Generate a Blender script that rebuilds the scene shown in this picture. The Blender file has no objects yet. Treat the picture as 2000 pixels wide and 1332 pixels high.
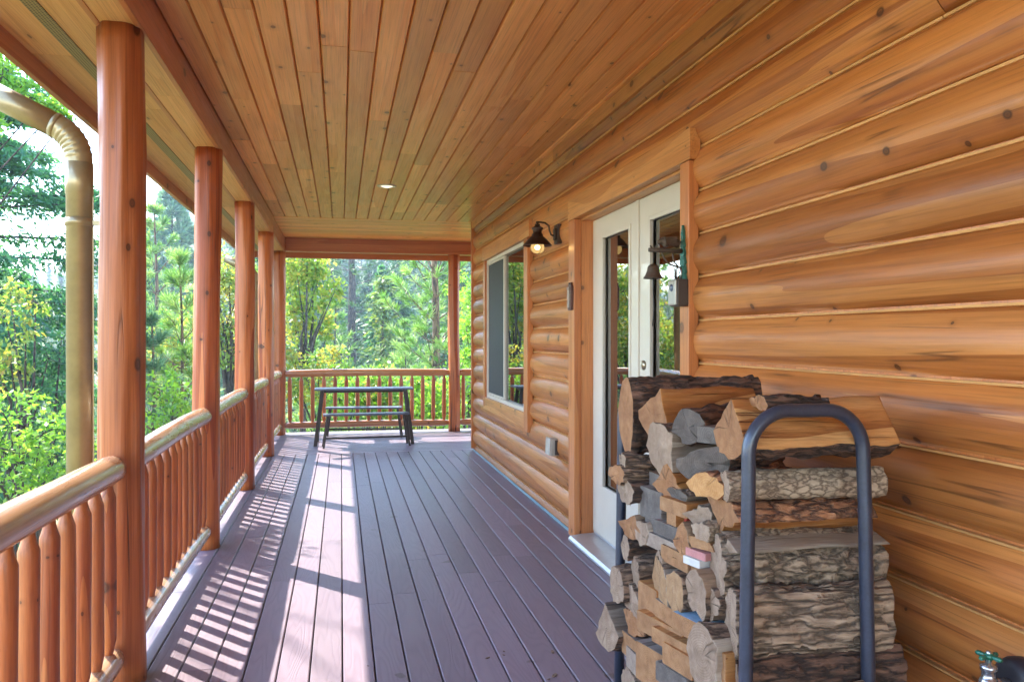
import bpy, bmesh, math, random
import numpy as np
from mathutils import Vector, Matrix, noise

# ---------------------------------------------------------------- camera, sky, sun, exposure
scene = bpy.context.scene
R = math.radians
CAM_H, YAW, PITCH, FPX = 1.45, 0.207, -0.003, 1590.9
cam_data = bpy.data.cameras.new("camera")
cam_data.lens = FPX * 36.0 / 2000.0
cam_data.sensor_width = 36.0
cam_data.clip_start, cam_data.clip_end = 0.05, 2000.0
cam = bpy.data.objects.new("camera", cam_data)
cam.location = (0, 0, CAM_H)
cam.rotation_euler = (math.pi / 2 + PITCH, 0, -YAW)
scene.collection.objects.link(cam)
scene.camera = cam

SUN_TO = Vector((-0.59, 0.695, 1.0)).normalized()          # direction towards the sun
SUN_EL = math.asin(SUN_TO.z)
SUN_AZ = math.atan2(SUN_TO.x, SUN_TO.y)                    # clockwise from +Y
world = bpy.data.worlds.new("World")
scene.world = world
world.use_nodes = True
wn = world.node_tree
wn.nodes.clear()
w_out = wn.nodes.new("ShaderNodeOutputWorld")
w_bg = wn.nodes.new("ShaderNodeBackground")
w_sky = wn.nodes.new("ShaderNodeTexSky")
w_sky.sky_type = 'NISHITA'
w_sky.sun_disc = False
w_sky.sun_elevation = SUN_EL
w_sky.sun_rotation = SUN_AZ
w_sky.air_density, w_sky.dust_density, w_sky.ozone_density = 1.1, 0.4, 2.0
w_bg.inputs['Strength'].default_value = 0.15
wn.links.new(w_sky.outputs[0], w_bg.inputs['Color'])
wn.links.new(w_bg.outputs[0], w_out.inputs['Surface'])
sun_data = bpy.data.lights.new("sun", 'SUN')
sun_data.energy = 2.0
sun_data.angle = R(0.5)
sun_data.color = (1.0, 0.92, 0.80)
sun = bpy.data.objects.new("sun", sun_data)
sun.rotation_euler = SUN_TO.to_track_quat('Z', 'Y').to_euler()
scene.collection.objects.link(sun)
vs = scene.view_settings
vs.view_transform, vs.look, vs.gamma, vs.exposure = 'Standard', 'None', 1.0, 3.4
scene.cycles.max_bounces = 10
scene.cycles.diffuse_bounces = 6
scene.cycles.glossy_bounces = 4
scene.cycles.transparent_max_bounces = 12
scene.cycles.use_denoising = True
scene.cycles.sample_clamp_indirect = 6.0
scene.cycles.caustics_reflective = False
scene.cycles.caustics_refractive = False

# ---------------------------------------------------------------- helpers
COL = scene.collection
rng = random.Random(7)
nrg = np.random.default_rng(11)

class MB:
    """collects faces into one mesh"""
    def __init__(s):
        s.V, s.F, s.MI, s.VAR, s.SM = [], [], [], [], []
    def add(s, verts, faces, mi=0, var=0.5, smooth=False):
        o = len(s.V)
        s.V.extend(tuple(v) for v in verts)
        for f in faces:
            s.F.append(tuple(i + o for i in f))
            s.MI.append(mi); s.VAR.append(var); s.SM.append(smooth)
        return s
    def box(s, x0, x1, y0, y1, z0, z1, mi=0, var=0.5, bev=0.0):
        if bev <= 0:
            v = [(x0,y0,z0),(x1,y0,z0),(x1,y1,z0),(x0,y1,z0),(x0,y0,z1),(x1,y0,z1),(x1,y1,z1),(x0,y1,z1)]
            f = [(0,3,2,1),(4,5,6,7),(0,1,5,4),(1,2,6,5),(2,3,7,6),(3,0,4,7)]
            return s.add(v, f, mi, var)
        bm = bmesh.new()
        bmesh.ops.create_cube(bm, size=1.0)
        for v in bm.verts:
            v.co = ((x0+x1)/2 + v.co.x*(x1-x0), (y0+y1)/2 + v.co.y*(y1-y0), (z0+z1)/2 + v.co.z*(z1-z0))
        bmesh.ops.bevel(bm, geom=list(bm.edges), offset=bev, segments=2, affect='EDGES', profile=0.6)
        bm.verts.index_update()
        s.add([v.co[:] for v in bm.verts], [[v.index for v in f.verts] for f in bm.faces], mi, var)
        bm.free()
        return s
    def tube(s, pts, rad, n=12, mi=0, var=0.5, caps=True, flat=False):
        pts = [Vector(p) for p in pts]
        if not hasattr(rad, '__len__'): rad = [rad] * len(pts)
        rings, prev = [], None
        for i, p in enumerate(pts):
            d = (pts[min(i+1, len(pts)-1)] - pts[max(i-1, 0)]).normalized()
            if prev is None:
                a = d.orthogonal().normalized()
            else:
                a = (prev - d * prev.dot(d)).normalized()
            prev = a
            b = d.cross(a)
            rings.append([p + (a*math.cos(2*math.pi*k/n) + b*math.sin(2*math.pi*k/n)) * rad[i] for k in range(n)])
        V = [v for r in rings for v in r]
        F = []
        for i in range(len(pts)-1):
            for k in range(n):
                F.append((i*n+k, i*n+(k+1) % n, (i+1)*n+(k+1) % n, (i+1)*n+k))
        s.add(V, F, mi, var, not flat)
        if caps:
            s.add(rings[0], [tuple(reversed(range(n)))], mi, var)
            s.add(rings[-1], [tuple(range(n))], mi, var)
        return s
    def lathe(s, prof, c=(0,0,0), n=24, mi=0, var=0.5, smooth=True, axis='Z'):
        V, F = [], []
        for r, z in prof:
            for k in range(n):
                a = 2*math.pi*k/n
                p = (r*math.cos(a), r*math.sin(a), z)
                if axis == 'X': p = (p[2], p[0], p[1])
                if axis == 'Y': p = (p[1], p[2], p[0])
                V.append((c[0]+p[0], c[1]+p[1], c[2]+p[2]))
        for i in range(len(prof)-1):
            for k in range(n):
                F.append((i*n+k, i*n+(k+1) % n, (i+1)*n+(k+1) % n, (i+1)*n+k))
        return s.add(V, F, mi, var, smooth)
    def prism(s, poly, axis, a0, a1, mi=0, var=0.5, caps=True, closed=True):
        """2-D polygon swept along an axis; poly in the two remaining axes, in order"""
        def P(u, v, a):
            return {'X': (a,u,v), 'Y': (u,a,v), 'Z': (u,v,a)}[axis]
        n = len(poly)
        V = [P(u,v,a0) for u,v in poly] + [P(u,v,a1) for u,v in poly]
        F = [(i, (i+1) % n, n+(i+1) % n, n+i) for i in range(n if closed else n-1)]
        s.add(V, F, mi, var)
        if caps and closed:
            s.add(V[:n], [tuple(reversed(range(n)))], mi, var)
            s.add(V[n:], [tuple(range(n))], mi, var)
        return s
    def build(s, name, mats, parent=None, loc=(0,0,0), fix=True):
        me = bpy.data.meshes.new(name)
        me.from_pydata(s.V, [], s.F)
        if not isinstance(mats, (list, tuple)): mats = [mats]
        for m in mats: me.materials.append(m)
        me.polygons.foreach_set('material_index', s.MI)
        me.polygons.foreach_set('use_smooth', s.SM)
        at = me.attributes.new('var', 'FLOAT', 'FACE')
        at.data.foreach_set('value', s.VAR)
        if fix:
            bm = bmesh.new(); bm.from_mesh(me)
            bmesh.ops.remove_doubles(bm, verts=bm.verts, dist=1e-5)
            bmesh.ops.recalc_face_normals(bm, faces=bm.faces)
            bm.to_mesh(me); bm.free()
        me.update()
        o = bpy.data.objects.new(name, me)
        COL.objects.link(o)
        o.location = loc
        if parent: o.parent = parent
        return o

def tag(o, label=None, cat=None, group=None, kind=None):
    if label: o['label'] = label
    if cat: o['category'] = cat
    if group: o['group'] = group
    if kind: o['kind'] = kind
    return o

def thing(name, label, cat, loc=(0,0,0), rotz=0.0, group=None):
    o = bpy.data.objects.new(name, None)
    o.empty_display_size = 0.1
    COL.objects.link(o)
    o.location = loc
    o.rotation_euler = (0, 0, rotz)
    return tag(o, label, cat, group)

def dup(root, loc, rotz=0.0, label=None, scale=None):
    r = root.copy(); COL.objects.link(r)
    r.location = loc; r.rotation_euler = (0, 0, rotz)
    if scale: r.scale = (scale,)*3 if not hasattr(scale, '__len__') else scale
    if label: r['label'] = label
    for ch in list(root.children):
        c = ch.copy(); COL.objects.link(c); c.parent = r
        for g in ch.children:
            d = g.copy(); COL.objects.link(d); d.parent = c
    return r

def np_obj(name, V, F, mat, parent=None, var=None, loc=(0,0,0), mi=None, smooth=False):
    """fast mesh from numpy arrays: V (n,3), F (m,k)"""
    me = bpy.data.meshes.new(name)
    V = np.asarray(V, np.float32); F = np.asarray(F, np.int32)
    m, k = F.shape
    me.vertices.add(len(V)); me.vertices.foreach_set('co', V.ravel())
    me.loops.add(m*k); me.loops.foreach_set('vertex_index', F.ravel())
    me.polygons.add(m)
    me.polygons.foreach_set('loop_start', np.arange(0, m*k, k, dtype=np.int32))
    try: me.polygons.foreach_set('loop_total', np.full(m, k, np.int32))
    except Exception: pass
    for mm in (mat if isinstance(mat, (list, tuple)) else [mat]): me.materials.append(mm)
    if mi is not None: me.polygons.foreach_set('material_index', np.asarray(mi, np.int32))
    if smooth: me.polygons.foreach_set('use_smooth', np.ones(m, bool))
    at = me.attributes.new('var', 'FLOAT', 'FACE')
    at.data.foreach_set('value', np.asarray(var if var is not None else np.full(m, .5), np.float32))
    me.update(calc_edges=True)
    me.validate()
    o = bpy.data.objects.new(name, me); COL.objects.link(o)
    o.location = loc
    if parent: o.parent = parent
    return o

# the photograph's rays, used to read real places off it (pixel -> point on a plane)
_cy, _sy = math.cos(YAW), math.sin(YAW)
_fw = Vector((_sy*math.cos(PITCH), _cy*math.cos(PITCH), math.sin(PITCH)))
_rt = Vector((_cy, -_sy, 0)); _up = _rt.cross(_fw)
def ray(x, y): return _fw + _rt*((x-1000)/FPX) - _up*((y-666)/FPX)
def on_x(x, y, X):
    d = ray(x, y); t = X/d.x; return Vector((X, d.y*t, CAM_H+d.z*t))
def on_y(x, y, Y):
    d = ray(x, y); t = Y/d.y; return Vector((d.x*t, Y, CAM_H+d.z*t))
def on_z(x, y, Z):
    d = ray(x, y); t = (Z-CAM_H)/d.z; return Vector((d.x*t, d.y*t, Z))

# ---------------------------------------------------------------- materials
class NT:
    def __init__(s, name):
        s.m = bpy.data.materials.new(name); s.m.use_nodes = True
        s.t = s.m.node_tree; s.t.nodes.clear()
        s.out = s.n('ShaderNodeOutputMaterial')
    def n(s, kind, **kw):
        nd = s.t.nodes.new(kind)
        for k, v in kw.items():
            if k.startswith('i_'):
                key = k[2:].replace('_', ' ')
                nd.inputs[int(key) if key.isdigit() else key].default_value = v
            else: setattr(nd, k, v)
        return nd
    def l(s, a, b): s.t.links.new(a, b)
    def math(s, op, a, b=None, c=None, clamp=False):
        nd = s.n('ShaderNodeMath', operation=op); nd.use_clamp = clamp
        for i, v in enumerate((a, b, c)):
            if v is None: continue
            if isinstance(v, (int, float)): nd.inputs[i].default_value = v
            else: s.l(v, nd.inputs[i])
        return nd.outputs[0]
    def mix(s, fac, a, b, mode='MIX'):
        nd = s.n('ShaderNodeMix', data_type='RGBA', blend_type=mode)
        for i, v in ((0, fac), (6, a), (7, b)):
            if isinstance(v, (int, float)): nd.inputs[i].default_value = v
            elif isinstance(v, (tuple, list)): nd.inputs[i].default_value = (*v, 1) if len(v) == 3 else v
            else: s.l(v, nd.inputs[i])
        return nd.outputs[2]
    def ramp(s, fac, stops, interp='LINEAR'):
        nd = s.n('ShaderNodeValToRGB'); cr = nd.color_ramp; cr.interpolation = interp
        while len(cr.elements) < len(stops): cr.elements.new(0.5)
        for e, (p, c) in zip(cr.elements, stops):
            e.position = p
            e.color = (c, c, c, 1) if isinstance(c, (int, float)) else (*c, 1)
        s.l(fac, nd.inputs[0])
        return nd.outputs[0]
    def bsdf(s, color, rough=0.5, normal=None, **kw):
        p = s.n('ShaderNodeBsdfPrincipled')
        for key, v in (('Base Color', color), ('Roughness', rough), ('Normal', normal)):
            if v is None: continue
            if isinstance(v, (int, float)): p.inputs[key].default_value = v
            elif isinstance(v, (tuple, list)): p.inputs[key].default_value = (*v, 1)
            else: s.l(v, p.inputs[key])
        for k, v in kw.items():
            p.inputs[k.replace('_', ' ')].default_value = v
        s.l(p.outputs[0], s.out.inputs['Surface'])
        return p
    def bump(s, h, strength=0.2, dist=0.01):
        b = s.n('ShaderNodeBump', i_Strength=strength, i_Distance=dist)
        s.l(h, b.inputs['Height']); return b.outputs[0]
    def coords(s, scale=(1,1,1)):
        """object coordinates, shifted per object, stretched; W from the face attribute"""
        tc = s.n('ShaderNodeTexCoord'); oi = s.n('ShaderNodeObjectInfo')
        sh = s.n('ShaderNodeVectorMath', operation='MULTIPLY_ADD')
        s.l(oi.outputs['Random'], sh.inputs[0]); sh.inputs[1].default_value = (13.7, 9.1, 17.3)
        s.l(tc.outputs['Object'], sh.inputs[2])
        mp = s.n('ShaderNodeVectorMath', operation='MULTIPLY'); mp.inputs[1].default_value = scale
        s.l(sh.outputs[0], mp.inputs[0])
        return mp.outputs[0]
    def var(s): return s.n('ShaderNodeAttribute', attribute_name='var').outputs['Fac']
    def noise(s, vec, scale=1.0, detail=4.0, rough=0.5, dist=0.0, w=None):
        nd = s.n('ShaderNodeTexNoise', i_Scale=scale, i_Detail=detail, i_Roughness=rough, i_Distortion=dist)
        if w is not None:
            nd.noise_dimensions = '4D'; s.l(w, nd.inputs['W'])
        s.l(vec, nd.inputs['Vector']); return nd.outputs[0]

AX = {'X': 0, 'Y': 1, 'Z': 2}
def wood(name, base, dark, light, axis, rough=0.35, cross=14.0, along=0.9, knots=0.0, knot_s=(1.1, 5.0), contour=7.0,
         grain=0.55, blotch=0.25, vary=0.3, coat=0.0, bump=0.12, cracks=0.0, spec=0.5, kc='x'):
    m = NT(name)
    sc = [cross]*3; sc[AX[axis]] = along
    w = m.math('MULTIPLY', m.var(), 53.0)
    v = m.coords(sc)
    n1 = m.noise(v, 0.32, 2.0, 0.45, 0.35, w)                      # broad figure, read as contour lines
    fr = m.math('FRACT', m.math('MULTIPLY', n1, contour))
    ring = m.math('POWER', fr, 1.6)
    fine = m.noise(v, 5.0, 3.0, 0.6, 0.0, w)
    g = m.math('ADD', m.math('MULTIPLY', ring, grain), m.math('MULTIPLY', m.math('SUBTRACT', fine, 0.5), 1.1*grain))
    col = m.ramp(g, [(0.0, light), (0.45, base), (1.0, dark)])
    st = [cross*8.5]*3; st[AX[axis]] = along*4.5
    streak = m.noise(m.coords(st), 1.0, 3.0, .65, 0.0, w)
    col = m.mix(1.0, col, m.ramp(streak, [(.28, .66), (.5, 1.0), (.75, 1.14)]), 'MULTIPLY')
    bs = [5.5]*3; bs[AX[axis]] = .9
    vb = m.coords(bs)
    bl = m.noise(vb, 1.0, 3.0, 0.55, 0.0, w)
    col = m.mix(m.math('MULTIPLY', m.ramp(bl, [(0.3, 0.0), (0.75, 1.0)]), blotch), col, dark, 'MIX')
    vr = m.ramp(m.var(), [(0.0, 1.0 - vary), (1.0, 1.0 + vary*0.6)])
    col = m.mix(1.0, col, vr, 'MULTIPLY')
    height = m.math('ADD', m.math('ADD', m.math('MULTIPLY', fine, 0.6), m.math('MULTIPLY', streak, 0.5)), m.math('MULTIPLY', ring, 0.25))
    if knots > 0:
        sp = m.n('ShaderNodeSeparateXYZ'); m.l(m.coords((1, 1, 1)), sp.inputs[0])
        crs = {'Y': sp.outputs[2] if kc == 'z' else sp.outputs[0], 'X': sp.outputs[1],
               'Z': m.math('ADD', m.math('MULTIPLY', sp.outputs[0], .8), m.math('MULTIPLY', sp.outputs[1], .6))}[axis]
        cb = m.n('ShaderNodeCombineXYZ')
        m.l(m.math('ADD', m.math('MULTIPLY', sp.outputs[AX[axis]], knot_s[0]), w), cb.inputs[0]); m.l(m.math('MULTIPLY', crs, knot_s[1]), cb.inputs[1])
        wb = m.n('ShaderNodeVectorMath', operation='MULTIPLY_ADD')
        m.l(m.n('ShaderNodeTexNoise', i_Scale=2.2).outputs['Color'], wb.inputs[0]); m.l(cb.outputs[0], wb.inputs[2]); wb.inputs[1].default_value = (0, 0, 0)
        kv = m.n('ShaderNodeTexVoronoi'); kv.voronoi_dimensions = '2D'; kv.inputs['Scale'].default_value = 1.0
        m.l(wb.outputs[0], kv.inputs['Vector'])
        kr = m.n('ShaderNodeSeparateColor'); m.l(kv.outputs['Color'], kr.inputs[0])
        gate = m.ramp(kr.outputs[0], [(.45, 0.0), (.46, 1.0)])
        size = m.math('ADD', m.math('MULTIPLY', m.math('POWER', kr.outputs[1], 2.2), 1.15), .22)
        d = m.math('DIVIDE', kv.outputs['Distance'], size)
        k1 = m.ramp(d, [(0.0, .92), (0.03*knots, 0.8), (0.05*knots, 1.0), (0.062*knots, 0.8), (0.085*knots, 0.22), (0.26*knots, 0.0)])
        k1 = m.math('MULTIPLY', k1, gate)
        col = m.mix(m.math('MULTIPLY', k1, 0.9), col, tuple(c*0.22 for c in dark))
    if cracks > 0:
        cs = [26.0]*3; cs[AX[axis]] = 0.55
        c1 = m.noise(m.coords(cs), 0.55, 1.5, 0.5, 0.25, w)
        ck = m.ramp(m.math('ABSOLUTE', m.math('SUBTRACT', c1, 0.5)), [(0.0, 1.0), (0.012, 0.0)])
        gate = m.ramp(m.noise(m.coords((3, 3, 1.1)), 1.0, 1.0), [(0.5, 0.0), (0.6, 1.0)])
        ck = m.math('MULTIPLY', m.math('MULTIPLY', ck, gate), cracks)
        col = m.mix(ck, col, tuple(c*0.12 for c in dark))
        height = m.math('SUBTRACT', height, m.math('MULTIPLY', ck, 1.5))
    rg = m.math('ADD', m.math('MULTIPLY', m.noise(vb, 3.0, 3.0), 0.22), rough - 0.11)
    p = m.bsdf(col, rg, m.bump(height, bump, 0.006))
    p.inputs['Specular IOR Level'].default_value = spec
    if coat:
        p.inputs['Coat Weight'].default_value = coat; p.inputs['Coat Roughness'].default_value = 0.22
    return m.m

def plain(name, color, rough=0.5, metal=0.0, nscale=18.0, namt=0.18, bump=0.05, coat=0.0):
    m = NT(name)
    v = m.coords()
    n = m.noise(v, nscale, 4.0, 0.6)
    n2 = m.noise(v, nscale*0.13, 3.0, 0.6)
    f = m.math('ADD', m.math('MULTIPLY', n, 0.5), m.math('MULTIPLY', n2, 0.5))
    lo = tuple(c*(1-namt) for c in color); hi = tuple(min(1, c*(1+namt)) for c in color)
    col = m.ramp(f, [(0.3, lo), (0.7, hi)])
    rg = m.math('ADD', m.math('MULTIPLY', n2, 0.2), rough-0.1)
    p = m.bsdf(col, rg, m.bump(n, bump, 0.004) if bump else None)
    p.inputs['Metallic'].default_value = metal
    if coat: p.inputs['Coat Weight'].default_value = coat
    return m.m

def leafmat(name, cols, trans=0.45, rough=0.45):
    """leaf colours picked per face; light passes through"""
    m = NT(name)
    st = [(i/max(1, len(cols)-1), c) for i, c in enumerate(cols)]
    col = m.ramp(m.var(), st)
    p = m.n('ShaderNodeBsdfPrincipled'); m.l(col, p.inputs['Base Color']); p.inputs['Roughness'].default_value = rough
    t = m.n('ShaderNodeBsdfTranslucent')
    m.l(m.mix(1.0, col, (1.35, 1.35, 0.75), 'MULTIPLY'), t.inputs['Color'])
    mx = m.n('ShaderNodeMixShader'); mx.inputs[0].default_value = trans
    m.l(p.outputs[0], mx.inputs[1]); m.l(t.outputs[0], mx.inputs[2])
    m.l(mx.outputs[0], m.out.inputs['Surface'])
    return m.m

def barkmat(name, base, dark, light, sx=(9, 30, 30), bump=0.9, rough=0.85):
    m = NT(name)
    v = m.coords(sx)
    vo = m.n('ShaderNodeTexVoronoi', feature='DISTANCE_TO_EDGE'); vo.inputs['Scale'].default_value = 1.0
    wv = m.n('ShaderNodeVectorMath', operation='ADD')
    nn = m.n('ShaderNodeTexNoise', i_Scale=1.3, i_Detail=4.0); m.l(v, nn.inputs['Vector'])
    m.l(v, wv.inputs[0]); m.l(nn.outputs['Color'], wv.inputs[1]); m.l(wv.outputs[0], vo.inputs['Vector'])
    n = m.noise(v, 1.8, 6.0, 0.65)
    crk = m.ramp(m.math('ADD', vo.outputs['Distance'], m.math('MULTIPLY', m.math('SUBTRACT', m.noise(v, 3.5, 4.0), .5), .35)), [(0.0, 0.0), (0.22, 1.0)])
    col = m.ramp(n, [(0.25, dark), (0.5, base), (0.75, light)])
    big = m.noise(m.coords((4, 7, 7)), 1.0, 3.0)
    col = m.mix(m.ramp(big, [(0.4, 0.0), (0.7, 0.6)]), col, light)
    col = m.mix(m.math('SUBTRACT', 1.0, crk), col, tuple(c*0.65 for c in dark))
    h = m.math('ADD', m.math('MULTIPLY', crk, 0.6), n)
    m.bsdf(col, rough, m.bump(h, bump, 0.012))
    return m.m

def endmat(name, base, dark, light, checks=0.6, rough=0.8):
    """sawn end: growth rings and drying checks around the log's own axis (X)"""
    m = NT(name)
    v = m.coords((0.0, 1, 1)); v0 = m.n('ShaderNodeTexCoord').outputs['Object']
    sep = m.n('ShaderNodeSeparateXYZ'); m.l(v0, sep.inputs[0])
    wob = m.noise(v, 9.0, 3.0)
    r = m.math('SQRT', m.math('ADD', m.math('POWER', sep.outputs[1], 2.0), m.math('POWER', sep.outputs[2], 2.0)))
    rr = m.math('ADD', r, m.math('MULTIPLY', wob, 0.03))
    ring = m.math('FRACT', m.math('MULTIPLY', rr, 150.0))
    n = m.noise(v, 26.0, 5.0, 0.65)
    col = m.ramp(m.math('ADD', m.math('MULTIPLY', ring, 0.16), m.math('MULTIPLY', n, 0.84)), [(0.22, dark), (0.5, base), (0.75, light)])
    big = m.noise(v, 6.0, 3.0, 0.6)
    col = m.mix(m.ramp(big, [(0.42, 0.0), (0.7, 0.55)]), col, dark)
    ang = m.math('ARCTAN2', sep.outputs[2], sep.outputs[1])
    cv = m.n('ShaderNodeCombineXYZ'); m.l(ang, cv.inputs[0])
    oi = m.n('ShaderNodeObjectInfo'); m.l(m.math('MULTIPLY', oi.outputs['Random'], 40.0), cv.inputs[1])
    m.l(m.math('MULTIPLY', r, 4.0), cv.inputs[2])
    cn = m.noise(cv.outputs[0], .62, 2.0)
    ck = m.ramp(m.math('ABSOLUTE', m.math('SUBTRACT', cn, 0.5)), [(0.0, 1.0), (0.014, 0.0)])
    gt = m.ramp(m.noise(cv.outputs[0], .38, 1.0), [(.5, 0.0), (.56, 1.0)])
    ck = m.math('MULTIPLY', m.math('MULTIPLY', ck, gt), checks)
    col = m.mix(ck, col, tuple(c*0.15 for c in dark))
    m.bsdf(col, rough, m.bump(m.math('SUBTRACT', n, ck), 0.9, 0.008))
    return m.m

M = {}
M['wall'] = wood('wall_wood', (.445,.146,.032), (.165,.042,.009), (.56,.22,.058), 'Y', rough=.46, cross=14, along=.5, knots=1.25, knot_s=(3.6, 4.6), kc='z', contour=4.0, grain=.62, blotch=.5, vary=.22, coat=.16, bump=.16, cracks=.6, spec=.32)
M['lip'] = plain('log_joint_wood', (.56,.29,.10), .6, 0, 12, .3)
M['trim'] = wood('trim_wood', (.48,.150,.038), (.31,.08,.018), (.58,.215,.065), 'Z', rough=.42, cross=12, along=.7, knots=1.0, knot_s=(3.0, 5.0), contour=5, blotch=.2, vary=.15, coat=.15, bump=.08)
M['trim_y'] = wood('header_wood', (.50,.20,.055), (.32,.10,.022), (.61,.28,.09), 'Y', rough=.42, cross=12, along=.7, knots=1.0, knot_s=(3.0, 5.0), kc='z', contour=5, blotch=.2, vary=.15, coat=.15, bump=.08)
M['post'] = wood('peeled_log', (.335,.068,.017), (.10,.016,.005), (.54,.16,.044), 'Z', rough=.44, cross=17, along=.5, knots=1.3, knot_s=(4.0, 7.0), contour=2.2, grain=.5, blotch=.45, vary=.2, coat=.10, bump=.35, cracks=.9, spec=.35)
M['bal'] = wood('baluster_wood', (.365,.086,.020), (.16,.030,.007), (.52,.165,.042), 'Z', rough=.48, cross=16, along=1.3, knots=1.2, knot_s=(5, 9), contour=3.5, grain=.5, blotch=.4, vary=.25, coat=.15, bump=.2, cracks=.4)
M['rail'] = wood('handrail_wood', (.40,.225,.125), (.25,.12,.06), (.52,.34,.21), 'Y', rough=.26, cross=9, along=.5, knots=.3, knot_s=(1.2, 7), contour=4, grain=.35, blotch=.4, vary=.15, coat=.7, bump=.1, cracks=.5)
M['rail_x'] = wood('end_rail_wood', (.38,.14,.05), (.22,.07,.02), (.5,.24,.1), 'X', rough=.3, cross=9, along=.5, knots=.3, knot_s=(1.2, 7), contour=4, grain=.35, blotch=.4, vary=.15, coat=.5, bump=.1, cracks=.4)
M['ceil'] = wood('ceiling_wood', (.82,.345,.105), (.50,.165,.042), (.90,.45,.165), 'Y', rough=.38, cross=16, along=.5, knots=1.0, knot_s=(3.2, 5.0), contour=4, grain=.5, blotch=.5, vary=.24, coat=.08, bump=.07, spec=.4)
M['ceil_x'] = wood('ceiling_cross_wood', (.82,.345,.105), (.50,.165,.042), (.90,.45,.165), 'X', rough=.38, cross=16, along=.5, knots=1.0, knot_s=(3.2, 5.0), contour=4, grain=.5, blotch=.5, vary=.24, bump=.07)
M['beam'] = wood('beam_wood', (.42,.125,.04), (.28,.07,.02), (.52,.19,.07), 'Y', rough=.4, cross=9, along=.5, knots=1.0, knot_s=(2.4, 4), kc='z', contour=5, blotch=.3, vary=.15, coat=.15, bump=.07)
M['beam_x'] = wood('cross_beam_wood', (.40,.11,.034), (.25,.055,.015), (.48,.165,.055), 'X', rough=.4, cross=9, along=.5, knots=1.0, knot_s=(2.4, 4), kc='z', contour=5, blotch=.3, vary=.15, coat=.15, bump=.07)
M['soffit'] = wood('soffit_wood', (.60,.29,.115), (.44,.18,.06), (.68,.36,.16), 'Y', rough=.55, cross=22, along=.5, knots=.4, knot_s=(1.2, 5), contour=9, grain=.35, blotch=.2, vary=.15, bump=.08)
M['soffit_x'] = wood('end_soffit_wood', (.60,.29,.115), (.44,.18,.06), (.68,.36,.16), 'X', rough=.55, cross=22, along=.5, contour=9, grain=.35, blotch=.2, vary=.15, bump=.08)
def deckmat(name, axis):
    m = NT(name)
    sc = [30.0]*3; sc[AX[axis]] = 3.2
    w = m.math('MULTIPLY', m.var(), 91.0)
    v = m.coords(sc)
    n1 = m.noise(v, 0.30, 1.5, 0.4, 0.3, w)
    fr = m.math('FRACT', m.math('MULTIPLY', n1, 16.0))
    ring = m.ramp(fr, [(0.0, 0.0), (0.35, 1.0), (0.65, 1.0), (1.0, 0.0)])
    fine = m.noise(m.coords((160, 160, 160)), 1.0, 2.0)
    big = m.noise(m.coords((1.1, 1.1, 1.1)), 1.0, 4.0, 0.6, 0.0, w)
    col = m.mix(m.math('MULTIPLY', ring, 0.5), (.162,.120,.160), (.216,.168,.206))
    col = m.mix(m.ramp(big, [(0.35, 0.0), (0.75, 0.45)]), col, (.225,.188,.222))
    vr = m.ramp(m.var(), [(0.0, 0.80), (1.0, 1.12)])
    col = m.mix(1.0, col, vr, 'MULTIPLY')
    spots = m.noise(m.coords((7, 7, 7)), 1.0, 2.0, 0.4)
    col = m.mix(m.ramp(spots, [(0.72, 0.0), (0.74, 0.6)]), col, (.06,.045,.04))
    h = m.math('ADD', m.math('MULTIPLY', ring, 0.6), m.math('MULTIPLY', fine, 0.4))
    rg = m.math('ADD', m.math('MULTIPLY', big, 0.16), 0.36)
    p = m.bsdf(col, rg, m.bump(h, 0.22, 0.003))
    p.inputs['Specular IOR Level'].default_value = 0.55
    return m.m
M['deck'] = deckmat('composite_boards', 'Y'); M['deck_x'] = deckmat('composite_cross_boards', 'X')
M['gap'] = plain('deck_gap_dark', (.012,.010,.010), .9)
M['door_white'] = plain('door_paint', (.62,.565,.48), .38, 0, 6, .05, .02, .2)
M['vinyl'] = plain('window_vinyl', (.62,.55,.46), .4, 0, 6, .06, .02)
M['bronze'] = plain('oil_bronze', (.055,.032,.024), .42, .75, 40, .35, .05)
M['cast'] = plain('cast_iron_brown', (.085,.060,.045), .55, .5, 60, .4, .15)
M['black_tube'] = plain('powder_coated_tube', (.036,.044,.072), .34, .25, 120, .25, .06, .2)
M['patina'] = plain('patina_green', (.045,.17,.14), .5, .4, 60, .4, .1)
M['brass'] = plain('knob_metal', (.35,.29,.20), .3, .9, 20, .1, .02)
M['alu'] = plain('threshold_metal', (.55,.57,.60), .35, .7, 30, .1, .03)
M['flash'] = plain('blue_flashing', (.23,.40,.47), .4, .3, 25, .2, .03)
M['pipe'] = plain('painted_downspout', (.31,.235,.125), .34, .45, 9, .3, .02, .2)
M['table'] = plain('table_laminate', (.10,.12,.17), .35, .1, 50, .2, .03)
M['table_leg'] = plain('table_leg_metal', (.045,.035,.032), .45, .4, 50, .25, .04)
M['lockgrey'] = plain('lock_box_face', (.42,.40,.37), .4, .4, 40, .12, .03)
M['lockdark'] = plain('lock_box_body', (.05,.035,.032), .5, .1, 40, .15, .03)
M['rubber'] = plain('black_rubber', (.018,.016,.024), .55, 0, 40, .2, .08)
M['chrome'] = plain('worn_chrome', (.45,.47,.52), .25, .9, 30, .15, .03)
M['greenpaint'] = plain('green_handle_paint', (.012,.13,.085), .25, .2, 30, .2, .03, .4)
M['weath'] = wood('weathered_cover', (.40,.36,.30), (.25,.22,.19), (.52,.47,.40), 'Z', rough=.7, cross=20, along=2, contour=5, vary=.1)
M['plaque'] = plain('carved_plaque', (.09,.035,.028), .5, 0, 40, .5, .3)
M['plaque2'] = plain('carved_plaque_pale', (.34,.27,.23), .6, 0, 50, .4, .3)
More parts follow.
